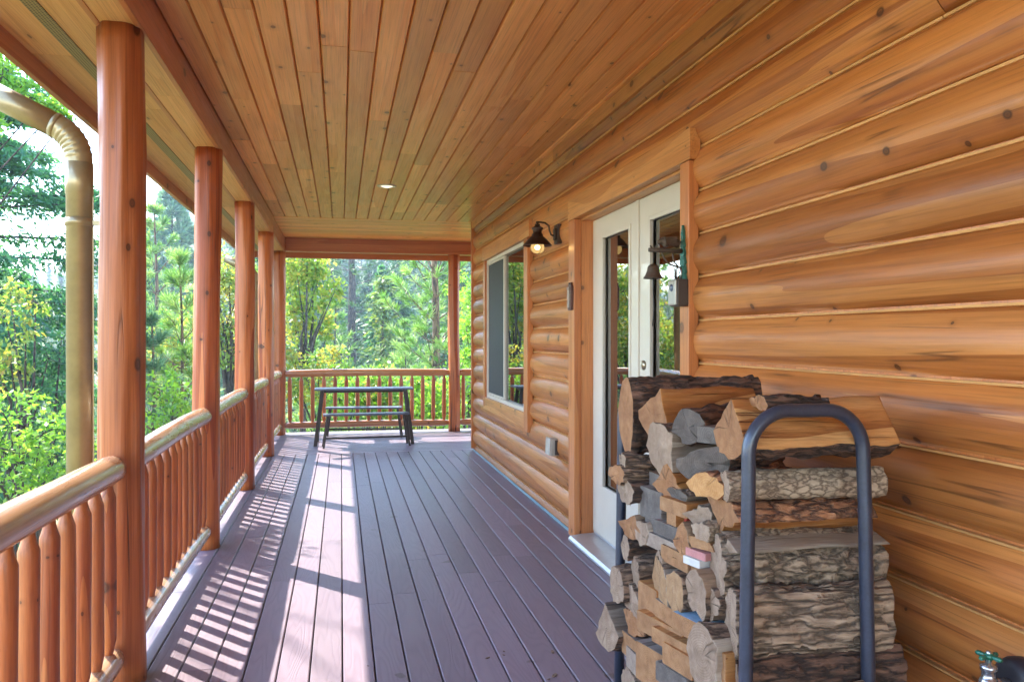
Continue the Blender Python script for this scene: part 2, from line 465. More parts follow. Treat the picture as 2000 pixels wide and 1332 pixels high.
M['dark_room'] = plain('interior_paint', (.16,.11,.075), .8, 0, 3, .2)
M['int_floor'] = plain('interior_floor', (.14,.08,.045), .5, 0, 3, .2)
M['trunk'] = barkmat('tree_bark', (.085,.062,.048), (.035,.026,.022), (.16,.125,.10), (12,12,3))
M['trunk_red'] = barkmat('pine_bark', (.20,.115,.065), (.085,.05,.035), (.30,.19,.115), (10,10,2.5))
def vent_mat():
    m = NT('perforated_vent')
    tc = m.n('ShaderNodeTexCoord').outputs['Object']
    sep = m.n('ShaderNodeSeparateXYZ'); m.l(tc, sep.inputs[0])
    a = m.math('FRACT', m.math('MULTIPLY', sep.outputs[0], 75.0)); b = m.math('FRACT', m.math('MULTIPLY', sep.outputs[1], 60.0))
    d = m.math('ADD', m.math('POWER', m.math('SUBTRACT', a, .5), 2.0), m.math('POWER', m.math('SUBTRACT', b, .5), 2.0))
    hole = m.ramp(d, [(0.07, 0.0), (0.11, 1.0)])
    m.bsdf(m.mix(hole, (.02,.015,.01), (.30,.21,.10)), .5)
    return m.m
M['vent'] = vent_mat()
def glass_mat(name, tint, ior):
    m = NT(name)
    tr = m.n('ShaderNodeBsdfTransparent'); tr.inputs[0].default_value = (*tint, 1)
    gl = m.n('ShaderNodeBsdfGlossy'); gl.inputs['Roughness'].default_value = 0.0; gl.inputs['Color'].default_value = (1,1,1,1)
    fr = m.n('ShaderNodeFresnel'); fr.inputs['IOR'].default_value = ior
    b = m.bump(m.noise(m.coords((1.5, 1.5, 1.5)), 1.0, 1.0), 0.03, 0.02)
    m.l(b, gl.inputs['Normal'])
    mx = m.n('ShaderNodeMixShader'); m.l(fr.outputs[0], mx.inputs[0]); m.l(tr.outputs[0], mx.inputs[1]); m.l(gl.outputs[0], mx.inputs[2])
    m.l(mx.outputs[0], m.out.inputs['Surface']); return m.m
M['glass'] = glass_mat('door_glass', (.5,.5,.48), 4.6)
M['glass_w'] = glass_mat('window_glass', (.3,.3,.3), 4.8)
def screen_mat():
    m = NT('insect_screen')
    tr = m.n('ShaderNodeBsdfTransparent')
    p = m.n('ShaderNodeBsdfPrincipled'); p.inputs['Base Color'].default_value = (.032,.036,.040,1); p.inputs['Roughness'].default_value = .6
    mx = m.n('ShaderNodeMixShader'); mx.inputs[0].default_value = .88
    m.l(tr.outputs[0], mx.inputs[1]); m.l(p.outputs[0], mx.inputs[2]); m.l(mx.outputs[0], m.out.inputs['Surface']); return m.m
M['screen'] = screen_mat()
def blind_mat():
    m = NT('woven_blind')
    tc = m.n('ShaderNodeTexCoord').outputs['Object']
    sep = m.n('ShaderNodeSeparateXYZ'); m.l(tc, sep.inputs[0])
    z = m.math('ADD', m.math('MULTIPLY', sep.outputs[2], 130.0), m.math('MULTIPLY', m.noise(tc, 6.0, 3.0), 2.5))
    s = m.math('FRACT', z)
    n = m.noise(m.coords((4, 4, 90)), 1.0, 4.0, .6)
    col = m.ramp(m.math('ADD', m.math('MULTIPLY', s, .35), m.math('MULTIPLY', n, .65)), [(.25, (.20,.12,.045)), (.5, (.44,.30,.13)), (.75, (.60,.45,.22))])
    m.bsdf(col, .7, m.bump(s, .4, .004)); return m.m
M['blind'] = blind_mat()
def emit_mat(name, col, st):
    m = NT(name); e = m.n('ShaderNodeEmission'); e.inputs[0].default_value = (*col, 1); e.inputs[1].default_value = st
    m.l(e.outputs[0], m.out.inputs['Surface']); return m.m
M['bulb'] = emit_mat('lit_bulb_filament', (1.0,.66,.28), 14.0)
def globe_mat():
    m = NT('glowing_lamp_globe')
    tr = m.n('ShaderNodeBsdfTransparent'); tr.inputs[0].default_value = (1,.9,.72,1)
    e = m.n('ShaderNodeEmission'); e.inputs[0].default_value = (1.0,.66,.25,1); e.inputs[1].default_value = .10
    mx = m.n('ShaderNodeMixShader'); mx.inputs[0].default_value = .62
    m.l(tr.outputs[0], mx.inputs[1]); m.l(e.outputs[0], mx.inputs[2]); m.l(mx.outputs[0], m.out.inputs['Surface']); return m.m
M['lamp_glass'] = globe_mat()
M['down_lens'] = emit_mat('lit_ceiling_lens', (1.0,.88,.62), .16)
# ---------------------------------------------------------------- deck
PX = -0.912                      # line of the porch posts
PY = [3.722 + 2.25*k for k in range(-2, 5)]     # posts along the porch (the first two behind or beside the camera)
CORNER_Y, END_Y = 10.42, 12.90   # house corner; outer edge of the deck
WX = 1.715                       # wall plane (log joints)
ZC, ZB, ZS = 2.96, 2.757, 2.815  # ceiling, beam underside, soffit
def board_prof(u0, u1, zt, th=.026, c=.004):
    return [(u0, zt-th), (u1, zt-th), (u1, zt-c), (u1-c, zt), (u0+c, zt), (u0, zt-c)]
mb = MB()
r2 = random.Random(3)
k = -9
while True:
    x0 = .146 + .1395*k; x1 = x0 + .133
    k += 1
    if x0 < -1.07: continue
    if x0 > 1.80: break
    y = -2.5 - r2.uniform(0, 2.0)
    while y < CORNER_Y:
        y1 = y + r2.choice((2.44, 3.05, 3.66, 4.88))
        if y1 > CORNER_Y - .5: y1 = CORNER_Y + .09
        prof = board_prof(x0 + .0032, x1 + .0033, 0.0)
        mb.prism(prof, 'Y', y, y1 - .004, 0, r2.random())
        y = y1
# cross boards beyond the house corner
y = CORNER_Y + .096
while y < END_Y:
    x = -1.07 - r2.uniform(0, 1.5)
    x = -1.07
    while x < 5.0:
        x1 = min(5.0, x + r2.choice((2.44, 3.05, 3.66)))
        prof = board_prof(y, y + .133, 0.0)
        mb.prism(prof, 'X', x, x1 - .0025, 0, r2.random())
        x = x1
    y += .1395
long_faces = None
deck = mb.build('deck_boards', [M['deck']])
# boards that run across get the cross-grain material
me = deck.data; me.materials.append(M['deck_x'])
for p in me.polygons:
    if p.center.y > CORNER_Y + .093: p.material_index = 1
tag(deck, kind='structure')
mb = MB()
mb.box(-1.05, 4.95, -4.5, END_Y-.02, -.075, -.04)  # solid sheet under the boards; shade in the gaps put into its near-black colour
mb.box(-1.06, -1.03, -4.5, END_Y, -.30, -.03); mb.box(-1.06, 5.0, END_Y-.015, END_Y+.015, -.30, -.03)
o = mb.build('gap_shade_and_rim', M['gap']); tag(o, kind='structure')

# ---------------------------------------------------------------- ceiling
mb = MB(); r3 = random.Random(12)
def vgroove(u0, u1, z, c=.008, d=.014):
    return [(u0+.0012, z+.03), (u0+.0012, z+d), (u0+c, z), (u1-c, z), (u1-.0012, z+d), (u1-.0012, z+.03)]
x = -.82; 
while x < 1.70:
    x1 = min(x + .1435, 1.72)
    y = -4.0 - r3.uniform(0, 2.5)
    while y < CORNER_Y + .05:
        y1 = y + r3.uniform(1.6, 4.2)
        if y1 > CORNER_Y - .5: y1 = CORNER_Y + .05
        mb.prism(vgroove(x, x1, ZC + r3.uniform(-.0012, .0012)), 'Y', y, y1-.003, 0, r3.random())
        y = y1
    x = x1
y = CORNER_Y + .053
while y < 12.62:
    y1 = min(y + .1435, 12.63)
    xx = -.82
    while xx < 4.9:
        xx1 = min(4.9, xx + r3.uniform(1.8, 4.0))
        mb.prism(vgroove(y, y1, ZC + r3.uniform(-.001, .001)), 'X', xx, xx1-.002, 1, r3.random())
        xx = xx1
    y = y1
ceil = mb.build('ceiling', [M['ceil'], M['ceil_x']]); tag(ceil, kind='structure')

# ---------------------------------------------------------------- porch roof: beams, soffits, fascias, vents, roof deck
roof = thing('porch_roof', 'stained timber porch roof edge with beams, soffit and vent strip', 'porch roof', (0, 0, 0))
mb = MB(); rb = random.Random(5)
ys = [-4.5] + [PY[i] + .0 for i in (1, 3, 5)] + [12.815]
for a, b in zip(ys[:-1], ys[1:]):
    mb.box(-.845, -.82, a, b-.002, ZB, ZC+.05, 0, rb.random(), .002)      # inner face board
    mb.box(-1.004, -.979, a, b-.002, ZB, ZC+.05, 0, rb.random(), .002)
mb.build('beam', M['beam'], roof)
mb = MB()
for a, b in ((-4.5, 1.2), (1.2, 4.7), (4.7, 8.6), (8.6, 12.63)):
    mb.box(-.978, -.846, a, b-.002, ZB+.004, ZB+.03, 0, rb.random())
mb.build('beam_underside', M['soffit'], roof)
mb = MB()
mb.box(-.819, 4.9, 12.630, 12.655, ZB+.001, ZC+.05, 0, .4, .002)
mb.box(-.819, 4.9, 12.790, 12.815, ZB+.001, ZC+.05, 0, .6, .002)
mb.box(-.819, 4.9, 12.656, 12.789, ZB+.004, ZB+.03, 0, .5)
mb.build('cross_beam', M['beam_x'], roof)
EX, EY = -1.45, 13.28            # inner faces of the fascias
mb = MB()
for (a, b) in ((-4.5, .6), (.6, 4.3), (4.3, 8.0), (8.0, EY)):
    mb.box(EX, -1.268, a, b-.002, ZS, ZS+.02, 0, rb.random())
    mb.box(-1.203, -1.0045, a+.9, b+.897, ZS, ZS+.02, 0, rb.random())
mb.build('soffit', M['soffit'], roof)
mb = MB(); mb.box(-1.2675, -1.2035, -4.5, EY, ZS-.004, ZS+.018)
v = mb.build('vent_strip', M['vent'], roof)
mb = MB(); mb.box(-1.0, 4.9, 12.8155, EY, ZS+.001, ZS+.02, 0, .7)
mb.build('end_soffit', M['soffit_x'], roof)
mb = MB()
for (a, b) in ((-4.5, 1.0), (1.0, 5.6), (5.6, 10.1), (10.1, EY+.03)):
    mb.box(EX-.032, EX, a, b-.002, 2.72, 2.97, 0, rb.random(), .002)
mb.build('fascia', M['beam'], roof)
mb = MB(); mb.box(EX, 4.9, EY, EY+.032, 2.72, 2.97, 0, .6, .002)
mb.build('end_fascia', M['beam_x'], roof)
mb = MB()
gp = [(EX-.033, 2.80), (EX-.033, 2.92), (EX-.035, 2.92), (EX-.036, 2.803), (EX-.09, 2.803), (EX-.125, 2.87), (EX-.125, 2.92), (EX-.13, 2.92), (EX-.13, 2.865), (EX-.094, 2.797), (EX-.036, 2.797)]
mb.prism(gp, 'Y', -4.5, EY+.15, 0, .5)
mb.build('gutter', M['pipe'], roof)
mb = MB()
mb.box(EX-.06, 6, -4.6, EY+.09, 3.03, 3.06)
mb.prism([(EX-.1, 3.0), (EX-.1, 3.03), (3.5, 4.6), (6, 4.6), (6, 4.55), (3.5, 4.5)], 'Y', -4.6, EY+.1)
mb.build('roofing', M['trunk'], roof)

# ---------------------------------------------------------------- downspouts
def downspout(label, loc):
    t = thing('downspout', label, 'downspout', loc, 0, 'downspouts outside the porch rail')
    x0 = 0.0
    pts = [(-.46, 0, 2.56), (-.40, 0, 2.555), (-.10, 0, 2.405)]
    mb = MB(); mb.tube(pts[1:], .056, 20); mb.tube([(-.105, 0, 2.4075), (-.085, 0, 2.398)], .0585, 20)
    mb.build('outlet_pipe', M['pipe'], t)
    mb = MB()
    ep = []
    P0, P1, P2 = Vector((-.10,0,2.405)), Vector((.0,0,2.355)), Vector((0,0,2.23))
    n = 26
    for i in range(n+1):
        u = i/n
        ep.append(P0*(1-u)**2 + P1*2*u*(1-u) + P2*u*u)
    mb.tube(ep, [.056 + (.0042 if i % 3 == 0 and 3 < i < 24 else 0) for i in range(n+1)], 20, flat=False)
    mb.build('elbow', M['pipe'], t)
    mb = MB(); mb.tube([(0,0,2.24), (0,0,2.10), (0,0,2.098), (0,0,-2.6)], [.058, .058, .055, .055], 20)
    mb.box(.053, .060, -.003, .003, -2.6, 2.09); mb.build('pipe', M['pipe'], t)
    mb = MB(); mb.tube([(0,0,1.99), (0,0,1.955)], .0595, 20); mb.box(.04, .20, -.012, .012, 1.962, 1.984)
    mb.build('strap', M['pipe'], t)
    return t
d0 = downspout('tan round downspout with ribbed elbow close beside the nearest log post', (-1.155, 4.0, 0))
d1 = dup(d0, (-1.16, 11.8, 0.0), 0, 'farther tan downspout half hidden behind the fourth log post')
d1.children[0]

# ---------------------------------------------------------------- log posts
def post_mesh(seed, z0=0.0, z1=ZB+.004, rad=.094):
    rows, n = 40, 44
    V, F = [], []
    rs = random.Random(seed)
    off = rs.uniform(0, 100)
    for i in range(rows+1):
        z = z0 + (z1-z0)*i/rows
        for k in range(n):
            a = 2*math.pi*k/n
            d = noise.noise((math.cos(a)*1.9+off, math.sin(a)*1.9, z*.9))*.009 + noise.noise((math.cos(a)*3.5, math.sin(a)*3.5+off, z*2.6))*.0035
            fac = .0058*abs(math.sin(a*3.5 + off + noise.noise((off, z*.9, 0))*2.2))
            fl = 1.0 + .035*max(0, (0.35 - (z-z0))/.35) + .03*max(0, (z - z1 + .35)/.35)*0
            sx = noise.noise((off, 3.3, z*.6))*.018; sy = noise.noise((off, 8.3, z*.6))*.014
            r = (rad + d - fac)*fl
            V.append((r*math.cos(a)+sx, r*math.sin(a)+sy, z))
    for i in range(rows):
        for k in range(n):
            F.append((i*n+k, i*n+(k+1) % n, (i+1)*n+(k+1) % n, (i+1)*n+k))
    mb = MB(); mb.add(V, F, 0, rs.random(), True)
    mb.add(V[:n], [tuple(reversed(range(n)))]); mb.add(V[-n:], [tuple(range(n))])
    return mb
POST_LABELS = ['peeled log post standing beside the camera', 'peeled log post just out of view before the nearest one',
  'nearest and widest peeled log post with long dark check', 'second peeled log post along the side rail from the front',
  'third peeled log post along the side rail from the front', 'fourth peeled log post before the far corner',
  'corner log post where side and end railings meet']
for i, y in enumerate(PY):
    o = post_mesh(20+i).build('log_post', M['post'], None, (PX, y, 0))
    tag(o, POST_LABELS[i], 'post', 'log posts of the porch')
for j, (x, lab) in enumerate(((1.735, 'red brown log post in the end railing beside the house corner'), (4.2, 'log post of the end railing hidden behind the house'))):
    o = post_mesh(61+j, rad=.092).build('log_post', M['post'], None, (x, 12.72, 0))
    tag(o, lab, 'post', 'log posts of the porch')

# ---------------------------------------------------------------- railings
def rail_mesh(L, rad, z, axis, seed, sag=.012):
    """horizontal peeled log between two posts, tapering to its tenons"""
    rs = random.Random(seed); off = rs.uniform(0, 90)
    n, m = 18, 34
    us = [0, .006, .02, .045, .08, .12] + [.12 + (L-.24)*i/(m-1) for i in range(1, m-1)] + [L-.12, L-.08, L-.045, L-.02, L-.006, L]
    V, F = [], []
    for u in us:
        e = min(u, L-u)
        tp = .55 + .45*math.sin(min(1, e/.10)*math.pi/2)
        bow = sag*(math.sin(math.pi*u/L) - .5)
        for k in range(n):
            a = 2*math.pi*k/n
            r = rad*tp*(1 + .05*noise.noise((math.cos(a)*1.5+off, math.sin(a)*1.5, u*1.3)) + .02*noise.noise((math.cos(a)*4, math.sin(a)*4+off, u*4)))
            s, c = r*math.cos(a), r*math.sin(a)
            dz = z + c + bow + .006*noise.noise((off, 1.7, u*.9))
            ds = s + .008*noise.noise((off, 7.7, u*.8))
            V.append((ds, u, dz) if axis == 'Y' else (u, ds, dz))
    nr = len(us)
    for i in range(nr-1):
        for k in range(n):
            F.append((i*n+k, i*n+(k+1) % n, (i+1)*n+(k+1) % n, (i+1)*n+k))
    mb = MB(); mb.add(V, F, 0, rs.random(), True)
    mb.add(V[:n], [tuple(range(n))]); mb.add(V[-n:], [tuple(range(n))])
    return mb
def baluster_mesh(seed):
    rs = random.Random(seed); off = rs.uniform(0, 90)
    zs = [.165, .185, .215, .245, .27, .35, .45, .55, .65, .74, .795, .815, .838, .86, .89]
    n = 14
    V, F = [], []
    for z in zs:
        if z < .245: r = .015 + (.031-.015)*((z-.165)/.08)
        elif z > .815: r = .031 - (.031-.018)*((z-.815)/.04 if z < .855 else 1)
        else: r = .031
        for k in range(n):
            a = 2*math.pi*k/n
            q = r*(1 + .09*noise.noise((math.cos(a)*1.3+off, math.sin(a)*1.3, z*2.2)) - .03*abs(math.sin(3.5*a+off)))
            V.append((q*math.cos(a) + .004*noise.noise((off, 0, z*2)), q*math.sin(a) + .004*noise.noise((off, 5, z*2)), z))
    for i in range(len(zs)-1):
        for k in range(n):
            F.append((i*n+k, i*n+(k+1) % n, (i+1)*n+(k+1) % n, (i+1)*n+k))
    mb = MB(); mb.add(V, F, 0, rs.random(), True)
    return mb
BAL = []
for s in range(6):
    o = baluster_mesh(300+s).build('baluster', M['bal']); BAL.append(o)
used = [False]*6
def railing(loc, L, axis, nb, label, seed, mat):
    t = thing('log_railing', label, 'railing', loc, 0, 'log railing sections round the porch')
    rail_mesh(L, .058, .925, axis, seed).build('handrail', M[mat], t)
    rail_mesh(L, .050, .142, axis, seed+50, .006).build('bottom_rail', M[mat], t)
    rs = random.Random(seed)
    for i in range(nb):
        s = rs.randrange(6)
        b = BAL[s] if not used[s] else BAL[s].copy()
        if used[s]: COL.objects.link(b)
        used[s] = True
        u = .125 + .168*i if nb == 12 else L*(i+.5)/nb
        b.parent = t
        b.location = (rs.uniform(-.004, .004), u, 0) if axis == 'Y' else (u, rs.uniform(-.004, .004), 0)
        b.rotation_euler = (0, 0, rs.uniform(0, 6.28))
    return t
BAY = ['railing section beside the camera', 'nearest railing section with pencil-tipped balusters cut by the left edge', 'railing section between the first and second log posts',
       'railing section between the second and third log posts', 'railing section between the third and fourth log posts', 'railing section between the fourth post and the corner post']
for i in range(6):
    railing((PX, PY[i]+.075, 0), 2.25-.15, 'Y', 12, BAY[i], 400+i, 'rail')
railing((PX+.075, 12.72, 0), 1.735-.07-(PX+.075), 'X', 15, 'end railing behind the picnic table facing the forest', 420, 'rail_x')
railing((1.735+.07, 12.72, 0), 4.2-.08-1.805, 'X', 14, 'short end railing showing between the end post and the house corner', 421, 'rail_x')
# ---------------------------------------------------------------- log house
house = thing('log_house', 'honey stained log house wall with door and window beside the porch', 'house', (0, 0, 0))
DX = 1.785                                     # door plane
D0, D1, DT = 3.79, 5.66, 2.315                 # door opening
W0, W1, WZ0, WZ1 = 7.33, 9.40, .765, 2.36      # window opening
mb = MB(); rw = random.Random(21)
CS = .21
def arc_pts(zb, zt, n=12, sag=.045):
    c = zt - zb; Rr = (c*c/4 + sag*sag)/(2*sag); zm = (zb+zt)/2
    out = []
    for i in range(n+1):
        z = zb + c*i/n
        dx = math.sqrt(max(0, Rr*Rr - (z-zm)**2)) - (Rr - sag)
        out.append((WX - dx, z))
    return out
def sweep(pts, y0, y1, mi, var, seed, smooth=True):
    n = max(1, int((y1-y0)/.22)); V, F = [], []; m = len(pts)
    for i in range(n+1):
        y = y0 + (y1-y0)*i/n
        e = noise.noise((seed*3.1, y*.8, 0))*.005 if smooth else 0
        e2 = noise.noise((seed*1.7, y*1.6, 9))*.003 if smooth else 0
        for j, (x, z) in enumerate(pts):
            b = math.sin(math.pi*j/(m-1)) if m > 2 else 0
            V.append((x + (e + e2*math.sin(j*1.3+seed))*b, y, z))
    for i in range(n):
        for j in range(m-1):
            F.append((i*m+j, (i+1)*m+j, (i+1)*m+j+1, i*m+j+1))
    mb.add(V, F, mi, var, smooth)
for k in range(-3, 12):
    zt = 2.375 - CS*k; zb = zt - CS
    lipz = zb + .0085
    pts = arc_pts(lipz + .008, zt)
    ivs = []
    # butt joints along the course
    cuts = sorted([-4.0, CORNER_Y+.02] + [D0, D1, W0, W1] + ({-3: [], -1: [2.05], 1: [6.45], 4: [-.6], 8: [1.0]}.get(k, [])))
    piece = rw.random()
    for a, b in zip(cuts[:-1], cuts[1:]):
        if a in (2.05, 6.45, -.6, 1.0): piece = rw.random(); a += .0035
        mid = (a+b)/2; z0c, z1c = None, None
        if D0 < mid < D1: z0c, z1c = -9, DT
        if W0 < mid < W1: z0c, z1c = WZ0, WZ1
        if z0c is None: segs = [(lipz, zt, True)]
        else:
            segs = []
            if zb < z0c: segs.append((lipz, min(zt, z0c), True))
            if zt > z1c: segs.append((max(lipz, z1c), zt, max(lipz, z1c) == lipz))
        for s0, s1, lip in segs:
            if s1 - s0 < .004: continue
            pp = [p for p in pts if s0-1e-6 <= p[1] <= s1+1e-6]
            def at(zq):
                for (xa, za), (xb, zbq) in zip(pts[:-1], pts[1:]):
                    if za <= zq <= zbq: t = (zq-za)/(zbq-za); return (xa+(xb-xa)*t, zq)
                return pts[0] if zq <= pts[0][1] else pts[-1]
            if not pp or pp[0][1] > s0+1e-4: pp = [at(s0)] + pp
            if pp[-1][1] < s1-1e-4: pp = pp + [at(s1)]
            sweep(pp, a, b, 0, piece, k)
            if lip:
                sweep([(WX+.0, zb-.001), (WX-.009, zb+.0005), (WX-.012, lipz-.0005), (WX+.014, lipz), (WX+.014, lipz+.008), (WX+.0, lipz+.008)], a, b, 1, rw.random(), k, False)
wall = mb.build('log_wall', [M['wall'], M['lip']], house)
mb = MB()
mb.box(WX+.006, WX+.02, -4.0, D0-.02, -.2, 3.05); mb.box(WX+.006, WX+.02, D1+.02, W0-.02, -.2, 3.05); mb.box(WX+.006, WX+.02, W1+.02, CORNER_Y, -.2, 3.05)
mb.box(WX+.006, WX+.02, D0-.02, D1+.02, DT+.03, 3.05); mb.box(WX+.006, WX+.02, W0-.02, W1+.02, WZ1+.02, 3.05); mb.box(WX+.006, WX+.02, W0-.02, W1+.02, -.2, WZ0-.02)
mb.box(WX+.03, 6.0, CORNER_Y+.06, CORNER_Y+.09, -.2, 3.05)
mb.build('wall_backing', M['trim'], house)
# dim rooms behind the glass
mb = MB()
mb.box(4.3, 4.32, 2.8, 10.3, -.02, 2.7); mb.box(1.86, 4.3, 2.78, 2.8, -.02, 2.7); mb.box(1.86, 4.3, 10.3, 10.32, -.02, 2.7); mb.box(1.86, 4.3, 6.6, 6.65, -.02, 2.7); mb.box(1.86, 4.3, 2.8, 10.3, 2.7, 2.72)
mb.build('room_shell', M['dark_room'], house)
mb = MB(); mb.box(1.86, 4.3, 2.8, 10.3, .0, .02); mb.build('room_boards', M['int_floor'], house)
# wall-foot flashing
mb = MB(); mb.box(1.672, 1.676, -4.0, D0-.16, .003, .026); mb.box(1.672, 1.676, D1+.17, CORNER_Y-.01, .003, .026)
mb.build('flashing', M['flash'], house)
# corner board
mb = MB(); mb.box(1.652, 1.757, CORNER_Y, CORNER_Y+.055, .03, ZC, 0, .35, .004); mb.box(1.757, 1.95, CORNER_Y+.02, CORNER_Y+.055, .03, ZC, 0, .6, .004)
mb.build('corner_board', M['trim'], house)
# board where the wall meets the ceiling
mb = MB()
for a, b in ((-4, 2.6), (2.6, 6.3), (6.3, CORNER_Y-.001)): mb.box(1.655, 1.69, a, b-.002, 2.865, ZC-.001, 0, rw.random(), .003)
mb.build('top_board', M['trim_y'], house)

# door casing
mb = MB()
mb.box(1.648, 1.70, D1, D1+.155, .005, 2.312, 0, .5, .003); mb.box(1.70, 1.84, D1-.012, D1+.03, .02, 2.30, 0, .4)
mb.build('door_casing', M['trim'], house)
mb = MB(); mb.box(1.648, 1.70, D0-.105, D0, .005, 2.312, 0, .3, .003); mb.box(1.70, 1.84, D0-.03, D0+.012, .02, 2.30, 0, .4)
mb.build('door_casing', M['trim'], house)
mb = MB(); mb.box(1.643, 1.70, D0-.125, D1+.158, 2.315, 2.465, 0, .6, .003); mb.box(1.702, 1.84, D0-.03, D1+.03, 2.30, 2.345, 0, .3)
mb.build('door_header', M['trim_y'], house)
# threshold
mb = MB()
mb.prism([(1.60, .004), (1.60, .018), (1.615, .034), (1.70, .045), (1.79, .048), (1.79, .062), (1.84, .062), (1.84, .004)], 'Y', D0+.012, D1-.014)
mb.build('threshold', M['alu'], house)
# french door, two leaves
def leaf(y0, y1, g0, g1, knob_y, parent):
    d = bpy.data.objects.new('door', None); COL.objects.link(d); d.parent = parent
    mb = MB(); gz0, gz1, z0, z1 = .404, 2.165, .066, 2.298
    x0, x1 = DX, DX+.045
    mb.box(x0, x1, y0, g0, z0, z1, 0, .5, .002); mb.box(x0, x1, g1, y1, z0, z1, 0, .5, .002)
    mb.box(x0, x1, g0, g1, z0, gz0, 0, .5); mb.box(x0, x1, g0, g1, gz1, z1, 0, .5)
    mb.build('door_frame', M['door_white'], d)
    mb = MB()
    for (a, b, c, e) in ((g0-.004, g0+.022, gz0-.004, gz1+.004), (g1-.022, g1+.004, gz0-.004, gz1+.004)):
        mb.box(x0-.010, x0+.012, a, b, c, e, 0, .5, .004)
    mb.box(x0-.0098, x0+.0118, g0+.0225, g1-.0225, gz0-.004, gz0+.022, 0, .5, .004); mb.box(x0-.0098, x0+.0118, g0+.0225, g1-.0225, gz1-.022, gz1+.004, 0, .5, .004)
    mb.build('glazing_bead', M['door_white'], d)
    mb = MB(); mb.box(-.002, .002, -(g1-g0)/2+.001, (g1-g0)/2-.001, gz0+.001, gz1-.001)
    pn = mb.build('pane', M['glass'], d, (x0+.018, (g0+g1)/2, 0)); pn.rotation_euler = (0, 0, R(-1.1))
    if knob_y:
        mb = MB(); mb.lathe([(0, 0), (.030, 0), (.032, -.006), (.026, -.010), (.011, -.014), (.010, -.030), (.022, -.036), (.028, -.048), (.025, -.060), (.012, -.066), (0, -.067)], (x0, knob_y, 1.13), 20, axis='X')
        mb.lathe([(0, 0), (.028, 0), (.030, -.008), (.014, -.014), (0, -.015)], (x0, knob_y, 1.29), 20, axis='X')
        mb.build('handle', M['brass'], d)
    return d
fd = bpy.data.objects.new('french_door', None); COL.objects.link(fd); fd.parent = house
leaf(4.728, D1-.013, 4.86, 5.425, None, house)
leaf(D0+.013, 4.722, 3.98, 4.54, 4.63, house)
bpy.data.objects.remove(fd)
mb = MB(); mb.box(DX-.012, DX, 4.705, 4.745, .07, 2.296, 0, .5, .003); mb.build('astragal', M['door_white'], house)

# window casing and window
mb = MB()
mb.box(1.648, 1.70, W0-.155, W0, .60, 2.36, 0, .45, .003)
mb.build('window_casing', M['trim'], house)
mb = MB(); mb.box(1.648, 1.70, W1, W1+.12, .66, 2.36, 0, .65, .003)
mb.build('window_casing', M['trim'], house)
mb = MB(); mb.box(1.640, 1.70, W0-.25, W1+.14, 2.363, 2.515, 0, .5, .003)
mb.build('window_header', M['trim_y'], house)
mb = MB(); mb.box(1.650, 1.70, W0+.003, W1+.118, .625, WZ0, 0, .8, .003)
mb.build('window_apron', M['trim_y'], house)
wnd = bpy.data.objects.new('window', None); COL.objects.link(wnd); wnd.parent = house
mb = MB(); f = .038; xa, xb = 1.672, 1.74
mb.box(xa, xb, W0, W0+f, WZ0, WZ1, 0, .5, .003); mb.box(xa, xb, W1-f, W1, WZ0, WZ1, 0, .5, .003)
mb.box(xa+.001, xb, W0+f, W1-f, WZ0, WZ0+f, 0, .5, .003); mb.box(xa+.001, xb, W0+f, W1-f, WZ1-f, WZ1, 0, .5, .003)
mb.box(xa+.014, xb, 8.43, 8.475, WZ0+f, WZ1-f, 0, .5, .003)
mb.box(xa+.012, xa+.03, 8.476, W1-f-.001, WZ1-f-.022, WZ1-f-.001, 0, .5); mb.box(xa+.012, xa+.03, 8.476, W1-f-.001, WZ0+f+.001, WZ0+f+.022, 0, .5)
mb.build('frame', M['vinyl'], wnd)
mb = MB(); mb.box(1.71, 1.714, W0+f+.001, 8.429, WZ0+f+.001, WZ1-f-.001); mb.build('pane', M['glass_w'], wnd)
mb = MB(); mb.box(1.726, 1.73, 8.476, W1-f-.001, WZ0+f+.001, WZ1-f-.001); mb.build('pane', M['glass_w'], wnd)
mb = MB(); mb.box(1.692, 1.694, 8.477, W1-f-.001, WZ0+f+.023, WZ1-f-.023); mb.build('insect_screen', M['screen'], wnd)

# ---------------------------------------------------------------- wall lantern
LX, LY, LZ = 1.505, 6.20, 2.178
lamp = thing('wall_lantern', 'dark bronze barn lantern lit beside the window', 'wall lamp', (LX, LY, LZ))
mb = MB(); mb.box(.148, .185, -.055, .055, .015, .165, 0, .5, .006); mb.box(.132, .15, -.030, .030, .045, .135, 0, .5, .005)
mb.build('wall_plate', M['bronze'], lamp)
mb = MB(); mb.tube([(.145, 0, .075), (.11, 0, .085), (.098, 0, .12), (.092, 0, .155), (.06, 0, .178), (.02, 0, .181), (0, 0, .181), (0,0,.165)], .0075, 10)
mb.lathe([(0, .19), (.012, .188), (.013, .172), (0, .170)], n=12); mb.build('arm', M['bronze'], lamp)
mb = MB()
mb.lathe([(.0, .168), (.02, .166), (.022, .15), (.044, .138), (.046, .128), (.034, .118), (.034, .092), (.044, .088), (.044, .072), (.052, .066), (.060, .060), (.078, .042), (.113, .002), (.115, -.004), (.110, -.004), (.074, .038), (.045, .056), (0, .058)], n=32)
mb.build('shade', M['bronze'], lamp)
mb = MB(); mb.lathe([(.0455, .03), (.052, .0), (.055, -.02), (.050, -.04), (.035, -.056), (.015, -.063), (0, -.064)], n=24)
mb.build('globe', M['lamp_glass'], lamp)
mb = MB()
for a in range(4):
    c, s = math.cos(a*math.pi/2+.3), math.sin(a*math.pi/2+.3)
    mb.tube([(c*r, s*r, z) for r, z in ((.050, .03), (.056, .0), (.0585, -.02), (.054, -.042), (.037, -.060), (0, -.068))], .0018, 6)
mb.build('guard', M['bronze'], lamp)
